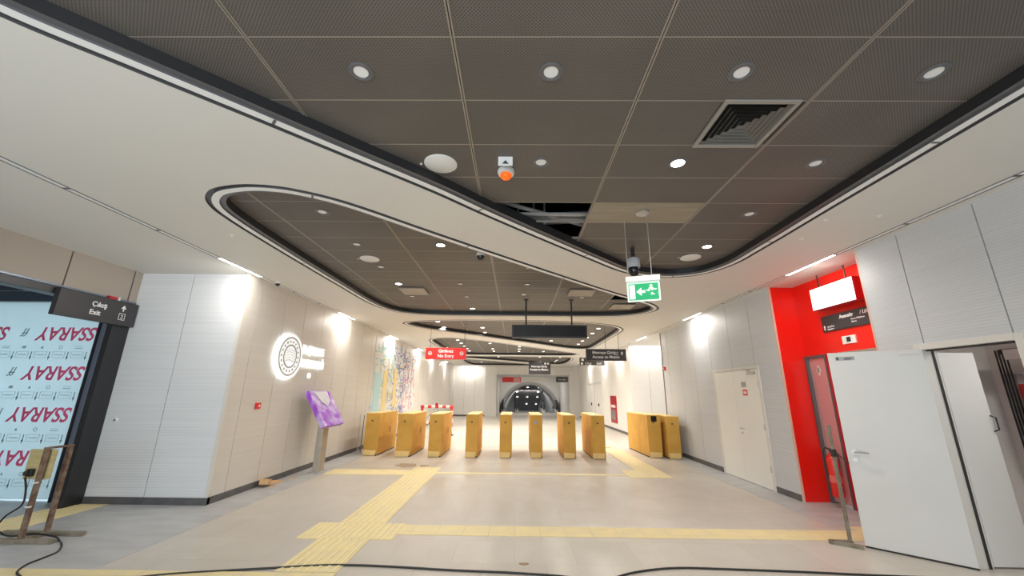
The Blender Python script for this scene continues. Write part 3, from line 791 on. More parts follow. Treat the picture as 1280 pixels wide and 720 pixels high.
MB().box(-.02, .02, -.15, .15, 0, .10).build('panel', M_WHITE, t); MB().box(-.03, -.02, -.13, .13, .075, .085).box(-.03, -.02, -.13, .13, .02, .03).box(-.03, -.02, -.13, -.12, .02, .085).box(-.03, -.02, .12, .13, .02, .085).build('bars', M_INK, t)

# double door in the right-hand wall
o = struct(MB().box(XR - .02, XR + .08, 7.39, 7.45, 0, 2.14).box(XR - .02, XR + .08, 9.07, 9.12, 0, 2.14).box(XR - .02, XR + .08, 7.45, 9.07, 2.09, 2.14).build('door_3', M_FRAME, bevel=.003))
l1 = MB().box(XR - .015, XR + .035, 7.455, 8.29, .012, 2.085).build('leaf', M_DOORC, o, bevel=.003)
l2 = MB().box(XR - .015, XR + .035, 8.296, 9.065, .012, 2.085).build('leaf', M_DOORC, o, bevel=.003)
MB().cyl((XR - .045, 8.20, .98), (XR - .015, 8.20, .98), .014, n=12).tube([(XR - .045, 8.20, .98), (XR - .05, 8.14, .98), (XR - .05, 8.07, .975)], .009).build('handle', M_STEEL, l1)
MB().cyl((XR - .025, 8.20, .89), (XR - .015, 8.20, .89), .020, n=14).build('lock', M_STEEL, l1)
MB().box(XR - .017, XR - .015, 7.86, 8.02, 1.76, 1.86).build('notice', M_TUN, l1); q = MB().box(XR - .017, XR - .015, 7.84, 8.0, 1.60, 1.71).build('warning_sticker', M_SIGNRED, l1)
MB().box(XR - .0185, XR - .017, 7.87, 7.97, 1.63, 1.68).build('sticker_panel', M_STRIPW, q)
MB().box(XR - .06, XR - .015, 7.50, 7.72, 1.99, 2.05).build('door_closer', M_STEEL, l1, bevel=.004); MB().tube([(XR - .05, 7.6, 2.05), (XR - .09, 7.75, 2.10), (XR - .02, 7.92, 2.115)], .007).build('closer_arm', M_STEEL, l1)
for z in (.3, 1.0, 1.75): MB().cyl((XR - .022, 7.452, z), (XR - .022, 7.452, z + .10), .009, n=8).build('hinge', M_STEEL, l1)

# white double doors far down the right wall
o = struct(MB().box(4.57, 4.66, 21.3, 21.38, 0, 2.24).box(4.57, 4.66, 23.36, 23.46, 0, 2.24).box(4.57, 4.66, 25.46, 25.54, 0, 2.24).box(4.57, 4.66, 21.38, 25.46, 2.17, 2.24).build('door_4', M_FRAME))
for a in (21.38, 22.37, 23.46, 24.46): MB().box(4.60, 4.64, a + .01, a + .98, .01, 2.16).build('leaf', M_WHITE, o)
for a in (22.28, 22.42, 24.37, 24.51): MB().box(4.57, 4.60, a, a + .04, .95, 1.1).build('handle', M_RUBBER, o)

# ------------------------------------------------------------------ signs
def hanging_sign(name, label, x0, x1, z0, z1, y, m, rods, ztop=H, th=.06, cat='sign', rodr=.006, org=None):
    t = thing(name, label, cat, ((x0 + x1) / 2, y, z0)); g = tuple(t.location)
    bd = MB().box(x0, x1, y, y + th, z0, z1).build('board', m, t, g, bevel=.004)
    for rx in rods: MB().cyl((rx, y + th / 2, z1 - .01), (rx, y + th / 2, ztop), rodr, n=8).build('rod', M_BLACK, t, g)
    return bd, g
t, g = hanging_sign('hanging_sign', 'red hanging no-entry sign over the left turnstiles', -2.62, -1.44, 2.53, 2.86, 11.4, M_SIGNRED, (-2.50, -1.50), G)
text('lettering', 'Girilmez', .125, (-2.03, 11.397, 2.725), 'C', M_TXT, t, g, 'CENTER', bold=.002)
text('lettering', 'No Entry', .125, (-2.03, 11.397, 2.585), 'C', M_TXT, t, g, 'CENTER', bold=.002)
for x in (-2.49, -1.57):
    MB().lathe([(.040, 0), (.040, .002), (.054, .002), (.054, 0)], n=24, M=frame('C', (x, 11.398, 2.70))).build('no_entry_ring', M_TXT, t, g)
    MB().box(x - .028, x + .028, 11.394, 11.399, 2.69, 2.71).build('no_entry_bar', M_TXT, t, g)
t, g = hanging_sign('hanging_sign', 'dark hanging metro direction sign over the right cartons', 2.04, 3.20, 2.53, 2.865, 11.4, M_SIGN, (2.62, 3.0), G)
text('lettering', 'Metroya Giriş', .115, (2.22, 11.397, 2.725), 'C', M_TXT, t, g, bold=.002)
text('lettering', 'Access to Metro', .115, (2.22, 11.397, 2.60), 'C', M_TXT, t, g, bold=.002)
MB().box(2.87, 2.97, 11.396, 11.399, 2.73, 2.74).box(2.87, 2.97, 11.396, 11.399, 2.77, 2.78).box(2.87, 2.97, 11.396, 11.399, 2.69, 2.70).build('escalator_icon', M_TXT, t, g)
MB().prism([(3.06, 2.69), (3.09, 2.69), (3.09, 2.74), (3.12, 2.74), (3.075, 2.80), (3.03, 2.74), (3.06, 2.74)], 0, .002, frame('C', (0, 11.399, 0))).build('arrow', M_TXT, t, g)
t, g = hanging_sign('hanging_sign', 'dark grey hanging sign partly hidden behind the metro direction sign', 2.92, 4.05, 2.86, 3.20, 18.0, M_SIGN, (3.4, 3.95))
text('lettering', 'Çıkış', .14, (3.15, 17.997, 2.90), 'C', M_TXT, t, g); text('lettering', 'Exit', .14, (3.68, 17.997, 2.90), 'C', M_TXT, t, g)
MB().box(2.97, 3.06, 17.996, 17.999, 2.89, 2.98).box(3.0, 3.1, 17.996, 17.999, 3.05, 3.15).build('icon', M_TXT, t, g)
t, g = hanging_sign('hanging_sign', 'square dark hanging sign above the portal, centre', .73, 1.94, 2.62, 3.31, 22.0, M_SIGN, (.8, 1.85), G)
text('lettering', 'Metroya Giriş', .15, (1.30, 21.997, 3.0), 'C', M_TXT, t, g, 'CENTER', bold=.003); text('lettering', 'Access to Metro', .15, (1.30, 21.997, 2.83), 'C', M_TXT, t, g, 'CENTER', bold=.003)
MB().box(1.60, 1.70, 21.996, 21.999, 3.16, 3.26).box(1.76, 1.86, 21.996, 21.999, 3.16, 3.26).build('icon', M_TXT, t, g)
t, g = hanging_sign('hanging_sign', 'small red no-entry sign inside the far portal, left', -.97, .42, 2.38, 2.75, 29.5, M_SIGNRED, (-.8, .3), PZ + .16)
MB().box(-.15, .36, 29.49, 29.5, 2.42, 2.71).build('pale_panel', mat('pale pink sign panel', (.75, .35, .35), .5), t, g)
t, g = hanging_sign('hanging_sign', 'dark direction sign inside the far portal, right', 3.0, 3.86, 2.42, 2.80, 29.5, M_SIGN, (3.1, 3.75), PZ + .16)
text('lettering', 'Çıkış Exit', .15, (3.43, 29.497, 2.56), 'C', M_TXT, t, g, 'CENTER')
t, g = hanging_sign('light_box', 'white lit box hanging in the middle of the far portal', .55, 2.4, 2.42, 2.78, 29.6, M_WHITE, (.7, 2.2), PZ + .16, cat='light box')
# long dark display on two rods
t, g = hanging_sign('hanging_display', 'long black blank display hanging from the second ceiling recess', -.08, 1.51, 2.735, 3.01, 8.2, M_BLACK, (.22, 1.20), G, .14, 'display', .016)
MB().box(-.045, 1.475, 8.194, 8.2, 2.77, 2.985).build('screen', M_SCREEN, t, g)
for x in (.22, 1.20): MB().cyl((x, 8.27, G - .02), (x, 8.27, G), .05, n=16).build('ceiling_plate', M_BLACK, t.parent, g)

# green exit sign
g = (1.35, 4.0, 2.575); t = thing('exit_sign', 'green running-man exit sign with left arrow hanging on two wires', 'exit sign', g)
tilt = Matrix.Rotation(radians(-19), 4, 'Z')
Me = tilt @ Matrix.Diagonal((.95, .9, .88, 1)); ZT = (G - g[2]) / .88
MB().box(-.185, .185, -.02, .05, .215, .285, Me).build('housing', M_WHITE, t, bevel=.004)
MB().box(-.175, .175, .005, .013, -.03, .217, Me).build('panel', M_EXITW, t)
ex = t; t = MB().box(-.158, .158, .002, .005, -.012, .19, Me).build('green_field', M_GREEN, t)
Mf = Me @ frame('C', (0, .002, 0))
MB().box(-.150, -.090, .0, .002, .0, .178, Me).build('door_symbol', M_EXITW, t)
MB().prism([(-.078, .089), (-.022, .14), (-.022, .105), (.018, .105), (.018, .073), (-.022, .073), (-.022, .038)], 0, .002, Mf).build('arrow', M_EXITW, t)
man = MB(); man.prism([(.082 + .016 * cos(a * pi / 6), .158 + .016 * sin(a * pi / 6)) for a in range(12)], 0, .002, Mf)
man.prism([(.060, .138), (.095, .142), (.098, .090), (.130, .062), (.150, .060), (.150, .048), (.122, .048), (.084, .078), (.072, .045), (.078, .008), (.060, .008), (.052, .048), (.066, .088), (.064, .122), (.040, .108), (.026, .114), (.034, .096), (.046, .092)], 0, .002, Mf)
man.prism([(.095, .140), (.118, .116), (.140, .122), (.140, .110), (.114, .102), (.094, .120)], 0, .002, Mf)
man.build('running_man', M_EXITW, t); t = ex
for x in (-.155, .10): MB().cyl(Me @ Vector((x, .015, .28)), Me @ Vector((x, .015, ZT)), .005, n=8).build('wire', M_STEEL, t)
MB().lathe([(0, 0), (.075, 0), (.075, -.02), (.06, -.03), (0, -.03)], c=(Me @ Vector((.06, .015, ZT))), n=24).build('ceiling_rose', M_STEEL, t, smooth=True)

# exit board at the left opening
g = (-6.19, 5.55, 2.57); t = thing('direction_sign', 'dark exit sign board with arrow above the left side opening', 'sign', g)
t = MB().box(XW + .006, XW + .08, 5.03, 6.155, 2.56, 2.925).build('board', M_SIGN, t, g, bevel=.004)
fx = XW + .081
text('lettering', 'Çıkış', .10, (fx, 5.46, 2.77), 'L', M_TXT, t, g, bold=.002); text('lettering', 'Exit', .10, (fx, 5.45, 2.65), 'L', M_TXT, t, g, bold=.002)
Mw = frame('L', (fx, -.07, 0))
MB().prism([(5.985, 2.775), (6.005, 2.775), (6.005, 2.815), (6.035, 2.815), (5.995, 2.87), (5.955, 2.815), (5.985, 2.815)], 0, .002, Mw).build('arrow', M_TXT, t, g)
bx = MB()
for a in ((5.945, 6.045, 2.64, 2.648), (5.945, 6.045, 2.735, 2.743), (5.945, 5.953, 2.64, 2.743), (6.037, 6.045, 2.64, 2.743)): bx.box(fx, fx + .002, a[0] - .07, a[1] - .07, a[2], a[3])
bx.build('number_box', M_TXT, t, g); text('number', '2', .085, (fx, 5.925, 2.66), 'L', M_TXT, t, g, 'CENTER')
t = thing('indicator_light', 'small pinkish indicator unit above the left exit board', 'indicator', (XW + .03, 5.75, 2.93))
MB().box(-.02, .03, -.06, .06, .0, .045).build('housing', M_DRED, t, bevel=.004); MB().box(-.02, .035, .075, .10, .0, .05).build('lamp_cap', M_WHITE, t)

# niche signs and light box
g = (4.82, 5.72, 2.91); t = thing('light_box', 'white lit box hanging on two rods in the red niche', 'light box', g)
MB().box(4.75, 4.90, 5.32, 6.13, 2.91, 3.25).build('housing', M_DRED, t, g, bevel=.003); MB().box(4.742, 4.75, 5.325, 6.125, 2.915, 3.245).build('lit_face', M_LBOX, t, g)
for y in (5.50, 6.02): MB().cyl((4.82, y, 3.24), (4.82, y, H), .010, n=8).build('rod', M_RUBBER, t, g)
g = (4.93, 5.67, 2.59); t = thing('lift_sign', 'dark lift sign with white lettering on the red niche wall', 'sign', g)
t = MB().box(4.925, 4.95, 5.10, 6.24, 2.585, 2.83).build('board', M_SIGN, t, g)
text('lettering', 'Asansör', .075, (4.922, 5.88, 2.745), 'R', M_TXT, t, g, bold=.002); text('lettering', '/ Lift', .075, (4.922, 5.52, 2.745), 'R', M_TXT, t, g, shear=.2)
text('small_lettering', 'Giriş Katı', .034, (4.922, 6.14, 2.645), 'R', M_TXT, t, g); text('small_lettering', 'Entrance', .034, (4.922, 6.14, 2.607), 'R', M_TXT, t, g)
text('small_lettering', 'Peron / Platform', .034, (4.922, 5.68, 2.69), 'R', M_TXT, t, g); text('small_lettering', 'Metro', .034, (4.922, 5.68, 2.65), 'R', M_TXT, t, g)
MB().prism([(-6.205, 2.61), (-6.185, 2.61), (-6.185, 2.655), (-6.175, 2.655), (-6.195, 2.69), (-6.215, 2.655), (-6.205, 2.655)], 0, .002, frame('R', (4.924, 0, 0))).build('arrow', M_TXT, t, g)
g = (4.94, 5.8, 2.36); t = thing('lift_indicator', 'small white panel with dark floor display on the red niche wall', 'indicator', g)
MB().box(4.93, 4.95, 5.685, 5.925, 2.36, 2.475).build('plate', M_WHITE, t, g, bevel=.003); MB().box(4.926, 4.93, 5.77, 5.84, 2.385, 2.455).build('display', M_SCREEN, t, g)

# fire extinguisher in the niche
g = (4.85, 6.47, .15); t = thing('fire_extinguisher', 'red fire extinguisher hanging in the niche behind the open door', 'fire extinguisher', g)
MB().lathe([(0, .0), (.070, .0), (.078, .02), (.078, .50), (.066, .56), (.030, .60), (.022, .62), (0, .62)], n=28).build('cylinder', mat('extinguisher red', (.80, .03, .02), .25), t, smooth=True)
MB().lathe([(.079, .20), (.0792, .30)], n=28).build('label', mat('extinguisher label', (.80, .16, .12), .5), t)
MB().cyl((0, 0, .61), (0, 0, .66), .018, n=12).box(-.015, .015, -.03, .075, .66, .675).build('valve', M_RUBBER, t)
MB().tube(spline([(0, .02, .65), (-.01, .085, .68), (-.04, .10, .60), (-.07, .07, .42), (-.085, .03, .25)], 5, False), .007).build('hose', M_RUBBER, t, smooth=True)
MB().box(.07, .092, -.03, .03, .30, .62).build('bracket', M_STEEL, t)

# red call points, hydrant cabinet
def callpoint(loc, side, label):
    t = thing('fire_alarm_button', label, 'alarm button', loc)
    MB().box(0, .045 * side, -.05, .05, -.05, .05).build('housing', mat('alarm red', (.70, .01, .012), .35), t, bevel=.006)
    MB().cyl((.045 * side, 0, 0), (.050 * side, 0, 0), .022, n=16).build('button', M_STRIPW, t)
callpoint((XL, 6.94, 1.35), 1, 'small red fire alarm button on the left ribbed wall')
callpoint((XR, 12.0, 2.36), -1, 'small red alarm button high on the right wall end')
t = thing('wall_switch', 'small round white key switch on the left return wall', 'switch', (-6.06, YC, 1.15))
MB().lathe([(0, .02), (.035, .02), (.04, 0)], n=20, M=ROT['C'].to_4x4()).build('plate', M_WHITE, t, smooth=True); MB().box(-.012, .012, -.024, -.018, -.012, .012).build('key_slot', M_INK, t)
g = (4.6, 19.0, .33); t = thing('hydrant_cabinet', 'tall red framed fire cabinet on the far right wall', 'fire cabinet', g)
MB().box(4.57, 4.60, 18.45, 19.55, .33, 1.53).build('frame', M_DRED, t, g); MB().box(4.56, 4.57, 18.62, 19.38, .47, .92).build('glass', mat('greyish cabinet glass', (.30, .24, .22), .2), t, g)
MB().box(4.56, 4.57, 18.62, 19.38, 1.0, 1.12).build('notice', M_STRIPW, t, g)

# ------------------------------------------------------------------ backlit ministry logo on the left wall
g = (XL, 7.6, 2.25); t = thing('wall_logo', 'glowing round white emblem with lettering on the left wall', 'sign', g)
cy, cz, r = 7.59, 2.25, .43
Mw = frame('L', (XL + .055, cy, cz))
MB().lathe([(r - .09, -.04), (r - .02, -.04), (r - .02, -.025), (r - .09, -.025), (r - .09, -.04)], n=56, M=Mw).box(XL + .012, XL + .03, 8.14, 9.0, 2.10, 2.16).box(XL + .012, XL + .03, 8.14, 9.0, 2.38, 2.44).build('halo_light', M_HALO, t, g)
MB().lathe([(0, -.01), (r, -.01), (r, .018), (r - .045, .018), (r - .045, .010), (0, .010)], n=56, M=Mw).build('emblem_disc', M_LOGO, t, g, smooth=True)
MB().lathe([(r - .085, .012), (r - .085, .020), (r - .060, .020), (r - .060, .012)], n=56, M=Mw).lathe([(.225, .012), (.225, .022), (.200, .022), (.200, .012)], n=48, M=Mw).build('emblem_rings', M_LOGOG, t, g)
for i in range(18):
    st = MB(); a = 2 * pi * i / 18; ccx, ccy = .283 * cos(a), .283 * sin(a)
    st.prism([(ccx + (.028 if q % 2 == 0 else .012) * cos(a + pi * q / 5), ccy + (.028 if q % 2 == 0 else .012) * sin(a + pi * q / 5)) for q in range(10)], .010, .020, Mw)
    st.build('emblem_star', M_LOGOG, t, g)
ar = MB()
for i in range(5):
    z = -.10 + .05 * i; w = math.sqrt(.17 ** 2 - z * z)
    ar.tube([Mw @ Vector((-w + (2 * w) * k / 8, z + .035 * sin(pi * k / 8), .014)) for k in range(9)], .0045, 6)
ar.build('emblem_lines', M_LOGOG, t, g)
text('lettering', 'ULAŞTIRMA VE', .235, (XL + .04, 8.07, 2.37), 'L', M_LOGO, t, g, depth=.010, sx=.58, bold=.004)
text('lettering', 'ALTYAPI BAKANLIĞI', .235, (XL + .04, 8.07, 2.08), 'L', M_LOGO, t, g, depth=.010, sx=.45, bold=.004)
MB().cyl((XL + .005, 8.50, 1.92), (XL + .03, 8.50, 1.92), .06, n=20).build('small_emblem', M_LOGO, t, g)

# ------------------------------------------------------------------ information stand with purple film
g = (-4.03, 8.65, 0); t = thing('information_stand', 'steel information stand by the left wall, its tilted panel in purple film', 'information stand', g)
MB().box(-4.19, -3.93, 8.48, 8.82, 0, .02).build('base_plate', M_TUN, t, g, bevel=.003)
MB().box(-4.10, -3.98, 8.52, 8.78, .02, .95).build('post', noisy('dusty steel sheet', (.42, .40, .36), (.52, .47, .38), 6, .4, .5), t, g, bevel=.006)
a = math.atan2(.65, .40)
Mp = Matrix.Translation((-4.05, 8.65, 1.245)) @ Matrix.Rotation(a, 4, 'Y')
MB().box(-.385, .385, -.46, .46, -.03, .03, Mp).build('panel', M_TUN, t, g, bevel=.008)
fm = MB(); nx, ny = 14, 16; random.seed(5)
vs = []
for i in range(nx + 1):
    for j in range(ny + 1):
        u, v = -.40 + .80 * i / nx, -.475 + .95 * j / ny
        vs.append(Mp @ Vector((u, v, .040 + random.uniform(-.006, .012))))
fm.add(vs, [(i * (ny + 1) + j, (i + 1) * (ny + 1) + j, (i + 1) * (ny + 1) + j + 1, i * (ny + 1) + j + 1) for i in range(nx) for j in range(ny)])
fm.box(-.40, .40, -.478, -.470, -.035, .040, Mp).box(-.40, .40, .470, .478, -.035, .04, Mp).box(.392, .40, -.475, .475, -.06, .04, Mp).box(-.40, -.392, -.475, .475, -.035, .04, Mp)
fm.build('protective_film', M_PURPLE, t, g)
MB().prism([(-.38, -.30), (-.38, .30), (-.15, .26), (-.02, .02), (-.14, -.16)], .054, .057, Mp).build('clear_patch', M_PURPLE2, t, g)

# ------------------------------------------------------------------ printed film closing the side bay
g = (-8.2, 6.3, .0); t = thing('printed_film', 'pale blue printed protective film screen closing the left side opening', 'film screen', g)
MB().box(-9.65, -6.752, 6.300, 6.306, .02, 3.0).build('sheet', M_FILM, t, g)
rowz = [2.46 - .63 * k for k in range(4)]
for k, z in enumerate(rowz):
    for x in (-6.86, -8.32):
        text('red_lettering', 'SSARAY', .30, (x - .02 * k, 6.298, z + .11), 'C', M_PINK, t, g, spin=pi, shear=.28, depth=.001, sx=.92, bold=.006)
        text('grey_lettering', 'ff', .20, (x - 1.13, 6.298, z + .10), 'C', M_FPRINT, t, g, spin=pi, shear=.28, depth=.001)
    bb = MB(); pp = MB(); zz = z - .33
    for i in range(9):
        x = -6.95 - .30 * i
        for up, xo in ((-1, 0),):
            bb.box(x - .006, x + .006, 6.297, 6.3, zz - .05, zz + .05)
            bb.prism([(x - .02, zz - .03), (x + .02, zz - .03), (x, zz - .085)], 0, .002, frame('C', (0, 6.299, 0)))
        bxx = x - .15
        for q in ((-.10, .10, -.052, -.047), (-.10, .10, .047, .052), (-.10, -.096, -.05, .05), (.096, .10, -.05, .05)): pp.box(bxx + q[0], bxx + q[1], 6.297, 6.3, zz + q[2], zz + q[3])
        pp.box(bxx - .07, bxx + .07, 6.297, 6.3, zz - .006, zz + .006)
        kind = i % 4
        if kind == 0:
            bb.box(bxx - .06, bxx + .06, 6.297, 6.3, zz + .10, zz + .108); pp.box(bxx - .06, bxx + .06, 6.297, 6.3, zz + .13, zz + .138)
        elif kind == 1: pp.lathe([(.02, 0), (.02, .002), (.032, .002), (.032, 0)], n=14, M=frame('C', (bxx, 6.299, zz + .12)))
        elif kind == 2: bb.prism([(bxx - .02, zz + .10), (bxx + .02, zz + .10), (bxx, zz + .14)], 0, .002, frame('C', (0, 6.299, 0)))
        else: pp.box(bxx - .03, bxx + .03, 6.297, 6.3, zz + .10, zz + .14)
    bb.build('printed_graphics', M_FPRINT, t, g); pp.build('printed_outline', M_FPALE, t, g)

# ------------------------------------------------------------------ mural on the left wall
g = (XL, 14.8, .5); t = thing('wall_mural', 'colourful abstract mural of teal, yellow, blue and pink strokes on left wall', 'mural', g)
MB().box(XL, XL + .012, 12.35, 17.6, .45, 3.33).build('panel', mat('mural white ground', (.72, .72, .70), .5), t, g)
random.seed(9)
def strokes(name, m, ya, yb, za, zb, n, w, l, vert=.5):
    b = MB()
    for _ in range(n):
        y, z = random.uniform(ya, yb), random.uniform(za, zb); a_ = random.choice((0, pi / 2)) if random.random() < vert else random.uniform(0, pi)
        b.box(-l / 2 * random.uniform(.4, 1), l / 2 * random.uniform(.4, 1), -w / 2, w / 2, .0, .003 + random.uniform(0, .003), frame('L', (XL + .013, y, z), a_))
    b.build(name, m, t, g)
strokes('teal_pattern', mat('mural teal', (.36, .64, .66), .5), 12.4, 14.2, .6, 3.2, 70, .045, .40, 1)
MB().box(XL + .012, XL + .02, 12.5, 13.1, .8, 2.2).build('teal_patch', mat('mural teal pale', (.50, .70, .72), .5), t, g)
MB().box(XL + .012, XL + .021, 13.35, 13.75, .55, 2.3).box(XL + .012, XL + .021, 14.5, 14.85, 1.1, 2.45).build('yellow_bands', mat('mural yellow', (.80, .64, .30), .5), t, g)
strokes('yellow_pattern', MATS['mural yellow'], 13.4, 15.6, .6, 2.6, 26, .07, .4)
strokes('blue_pattern', mat('mural blue', (.16, .20, .45), .5), 14.4, 16.4, .6, 3.2, 90, .045, .38)
strokes('grey_pattern', mat('mural grey', (.33, .36, .40), .5), 13.2, 17.4, .5, 3.3, 130, .03, .45)
strokes('pink_pattern', mat('mural pink', (.72, .34, .36), .5), 15.6, 17.5, .5, 3.2, 80, .04, .40)
strokes('green_pattern', mat('mural green', (.35, .58, .30), .5), 12.9, 14.6, 1.2, 3.0, 16, .05, .35)

# ------------------------------------------------------------------ barrier with striped tape behind the turnstiles
g = (-3.1, 16, 0); t = thing('safety_barrier', 'red and white taped safety barrier behind the left turnstiles', 'barrier', g)
def striped(p0, p1, n):
    p0, p1 = Vector(p0), Vector(p1); r_, w_ = MB(), MB()
    for i in range(n):
        (r_ if i % 2 == 0 else w_).cyl(p0.lerp(p1, i / n), p0.lerp(p1, (i + 1) / n), .055, n=10)
    r_.build('red_tape', M_STRIPR, t, g); w_.build('white_tape', M_STRIPW, t, g)
striped((-3.66, 16, .02), (-3.66, 16, 1.06), 7); striped((-2.50, 16, .02), (-2.50, 16, 1.06), 7)
striped((-3.72, 16, 1.06), (-2.44, 16, 1.06), 9); striped((-3.66, 16, .45), (-2.50, 16, .45), 8)
MB().tube([(-3.6, 16, .5), (-3.1, 16, 1.0)], .02).tube([(-2.56, 16, .5), (-3.1, 16, 1.0)], .02).build('brace', M_STEEL, t, g)
MB().box(-3.76, -3.56, 15.8, 16.2, 0, .03).box(-2.6, -2.4, 15.8, 16.2, 0, .03).build('feet', M_RUBBER, t, g)
MB().cyl((-3.1, 16, 1.10), (-3.1, 16, 1.2), .06, .045, n=12).build('lamp', M_DRED, t, g)

t = thing('steel_stanchion', 'pair of thin steel poles on a base left of the first carton', 'stanchion', (-4.17, 11.1, 0))
MB().cyl((-.03, 0, .0), (-.04, 0, 1.0), .014, n=10).build('pole', M_STEEL, t); MB().cyl((.03, .05, .0), (.05, .05, .98), .010, n=10).build('pole', M_RUST, t)
MB().box(-.08, .10, -.08, .10, 0, .02).build('base_plate', M_STEEL, t, bevel=.003)

# ------------------------------------------------------------------ power stand at left
g = (-5.26, 4.78, 0); t = thing('power_stand', 'rusty steel stand carrying a plywood socket board at the left opening', 'power stand', g)
MB().box(-5.95, -4.92, 4.655, 4.705, .0, .045).build('base_bar', M_MUDSTEEL, t, g, bevel=.003); MB().box(-5.78, -4.86, 4.90, 4.95, .0, .045).build('base_bar', M_MUDSTEEL, t, g, bevel=.003)
MB().box(-5.305, -5.265, 4.66, 4.70, .045, .94).build('post', M_RUST, t, g, bevel=.003); MB().box(-5.305, -5.265, 4.90, 4.94, .045, .94).build('post', M_RUST, t, g, bevel=.003)
MB().box(-5.31, -5.26, 4.66, 4.94, .94, .96).build('top_bar', M_RUST, t, g, bevel=.003)
MB().box(-5.31, -5.26, 4.70, 4.90, .0, .045).build('cross_bar', M_MUDSTEEL, t, g)
MB().box(-5.52, -5.23, 4.72, 4.75, .62, .93).build('board', M_PLY, t, g, bevel=.003)
MB().box(-5.46, -5.39, 4.68, 4.72, .65, .73).build('socket', M_RUBBER, t, g, bevel=.008); MB().cyl((-5.425, 4.68, .69), (-5.425, 4.65, .69), .025, n=16).build('plug', M_RUBBER, t, g)
MB().tube([(-5.32, 4.655, .60), (-5.285, 4.648, .595), (-5.25, 4.655, .60)], .008).tube([(-5.32, 4.655, .36), (-5.285, 4.648, .355), (-5.25, 4.655, .36)], .008).build('wire_tie', M_STRIPW, t, g)
MB().tube(spline([(-5.42, 4.66, .65), (-5.35, 4.645, .52), (-5.34, 4.64, .38), (-5.47, 4.63, .27), (-5.53, 4.64, .15), (-5.48, 4.735, .05), (-5.3, 4.80, .056), (-5.05, 4.80, .03), (-4.90, 4.72, .014)], 7, False), .009).build('cord', M_CABLE, t, g, smooth=True)
# lone post at right
g = (3.74, 4.93, 0); t = thing('steel_post', 'thin rusty steel post on crossed feet before the open door', 'post', g)
MB().box(3.55, 3.80, 4.985, 5.025, 0, .04).build('foot', M_MUDSTEEL, t, g, bevel=.003); MB().box(-.16, .13, -.02, .02, .0, .04, Matrix.Translation((3.69, 4.92, 0)) @ Matrix.Rotation(radians(-38), 4, 'Z')).build('foot', M_MUDSTEEL, t, g, bevel=.003)
MB().box(3.725, 3.755, 4.935, 4.965, .04, 1.27).build('shaft', M_MUDSTEEL, t, g, bevel=.003); MB().box(3.718, 3.762, 4.928, 4.972, .92, 1.0).build('clamp', M_RUBBER, t, g)
MB().tube([(3.74, 4.95, .99), (3.80, 4.93, .92), (3.86, 4.90, .86)], .006).build('strap', M_RUBBER, t, g)

# ------------------------------------------------------------------ cables and litter on the floor
def cable(pts, label, r=.009):
    tag(MB().tube(spline([(x, y, r) for x, y in pts], 8, False), r).build('floor_cable', M_CABLE, smooth=True), label, 'cable')
cable([(-3.4, 3.90), (-3.1, 4.0), (-2.7, 4.08), (-2.3, 4.15), (-1.84, 4.23), (-1.5, 4.245), (-1.1, 4.22), (-.6, 4.17), (0, 4.13), (.5, 4.06), (.9, 3.9)], 'long black cable curving over the yellow tactile strip at lower left')
cable([(.6, 3.85), (1.0, 4.12), (1.3, 4.24), (1.6, 4.29), (1.96, 4.28), (2.7, 4.24), (3.2, 4.20), (3.7, 4.17), (4.3, 4.15)], 'black cable running along the bottom right of the floor')
cable([(-4.86, 4.70), (-4.72, 4.58), (-4.61, 4.44), (-4.58, 4.28), (-4.56, 4.15), (-4.46, 4.0), (-4.3, 3.9)], 'thin dark cord trailing from the power stand feet')
t = thing('cardboard_scrap', 'torn piece of brown cardboard box lying against the left skirting', 'cardboard', (-4.33, 7.35, 0))
cdm = mat('tan cardboard scrap', (.62, .38, .19), .8)
Mq = Matrix.Rotation(radians(18), 4, 'Z') @ Matrix.Rotation(radians(-12), 4, 'X')
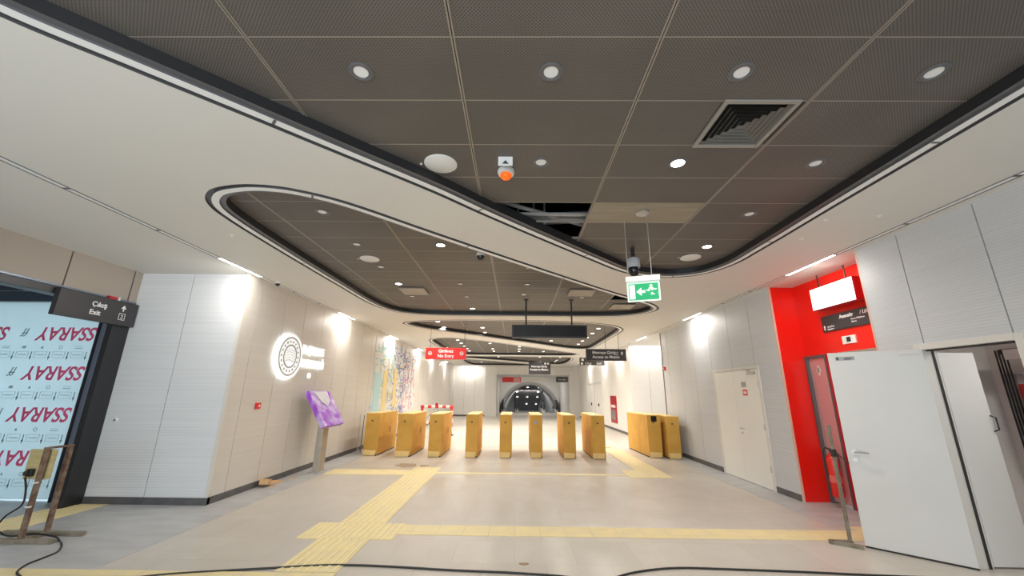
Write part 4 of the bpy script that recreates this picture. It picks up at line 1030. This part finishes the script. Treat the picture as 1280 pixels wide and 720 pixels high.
MB().box(-.06, .08, -.13, .10, .03, .115, Mq).build('box_body', cdm, t, bevel=.004)
MB().box(.08, .17, -.08, .05, .03, .036, Matrix.Rotation(radians(18), 4, 'Z') @ Matrix.Translation((0, 0, -.03))).build('flap', cdm, t)
MB().add([(-.05, .14, .01), (.06, .16, .008), (.12, .40, .007), (-.02, .45, .02), (-.05, .28, .045)], [(0, 1, 2, 4), (4, 2, 3)]).build('torn_strip', cdm, t)
for (x, y, s_, lab) in ((-4.22, 8.05, .05, 'small paper scrap on the grey floor near the information stand'), (2.85, 12.9, .09, 'small brown offcut on the floor beyond the turnstiles')):
    tag(MB().prism([(x - s_, y - s_), (x + s_, y - s_ * .4), (x + s_ * .5, y + s_), (x - s_ * .8, y + s_ * .6)], .006, .018).build('paper_scrap', cdm), lab, 'litter')

# ------------------------------------------------------------------ escalators beyond the portal
def escalator(x0, x1, label):
    g = ((x0 + x1) / 2, 35.6, 0); t = thing('escalator', label, 'escalator', g, 'escalators beyond the portal')
    for x in (x0, x1):
        MB().box(x - .14, x + .14, 35.0, 38, 0, .28).build('skirt', M_WHITE if x > 2 else M_TUN, t, g, bevel=.02)
        prof = [(34.9, .25), (34.72, .5), (34.75, .8), (34.95, .98), (37.2, 1.0), (37.2, .25)]
        MB().prism([(-y, z) for y, z in prof], x - .02, x + .02, Matrix(((0, 0, 1, 0), (-1, 0, 0, 0), (0, 1, 0, 0), (0, 0, 0, 1)))).build('balustrade', M_STEEL if x > 2 else M_TUN, t, g)
        MB().tube([(x, 35.0, .22), (x, 34.76, .36), (x, 34.68, .6), (x, 34.78, .86), (x, 35.0, 1.02), (x, 37.2, 1.04), (x, 40, -.4)], .045).build('handrail', M_RUBBER, t, g, smooth=True)
    MB().box(x0 + .14, x1 - .14, 34.9, 37.4, .0, .04).build('landing_plate', M_STEEL, t, g)
escalator(-1.05, .12, 'left escalator entry beyond the portal with dark handrails')
escalator(2.45, 3.55, 'right escalator entry beyond the portal with pale side panels')
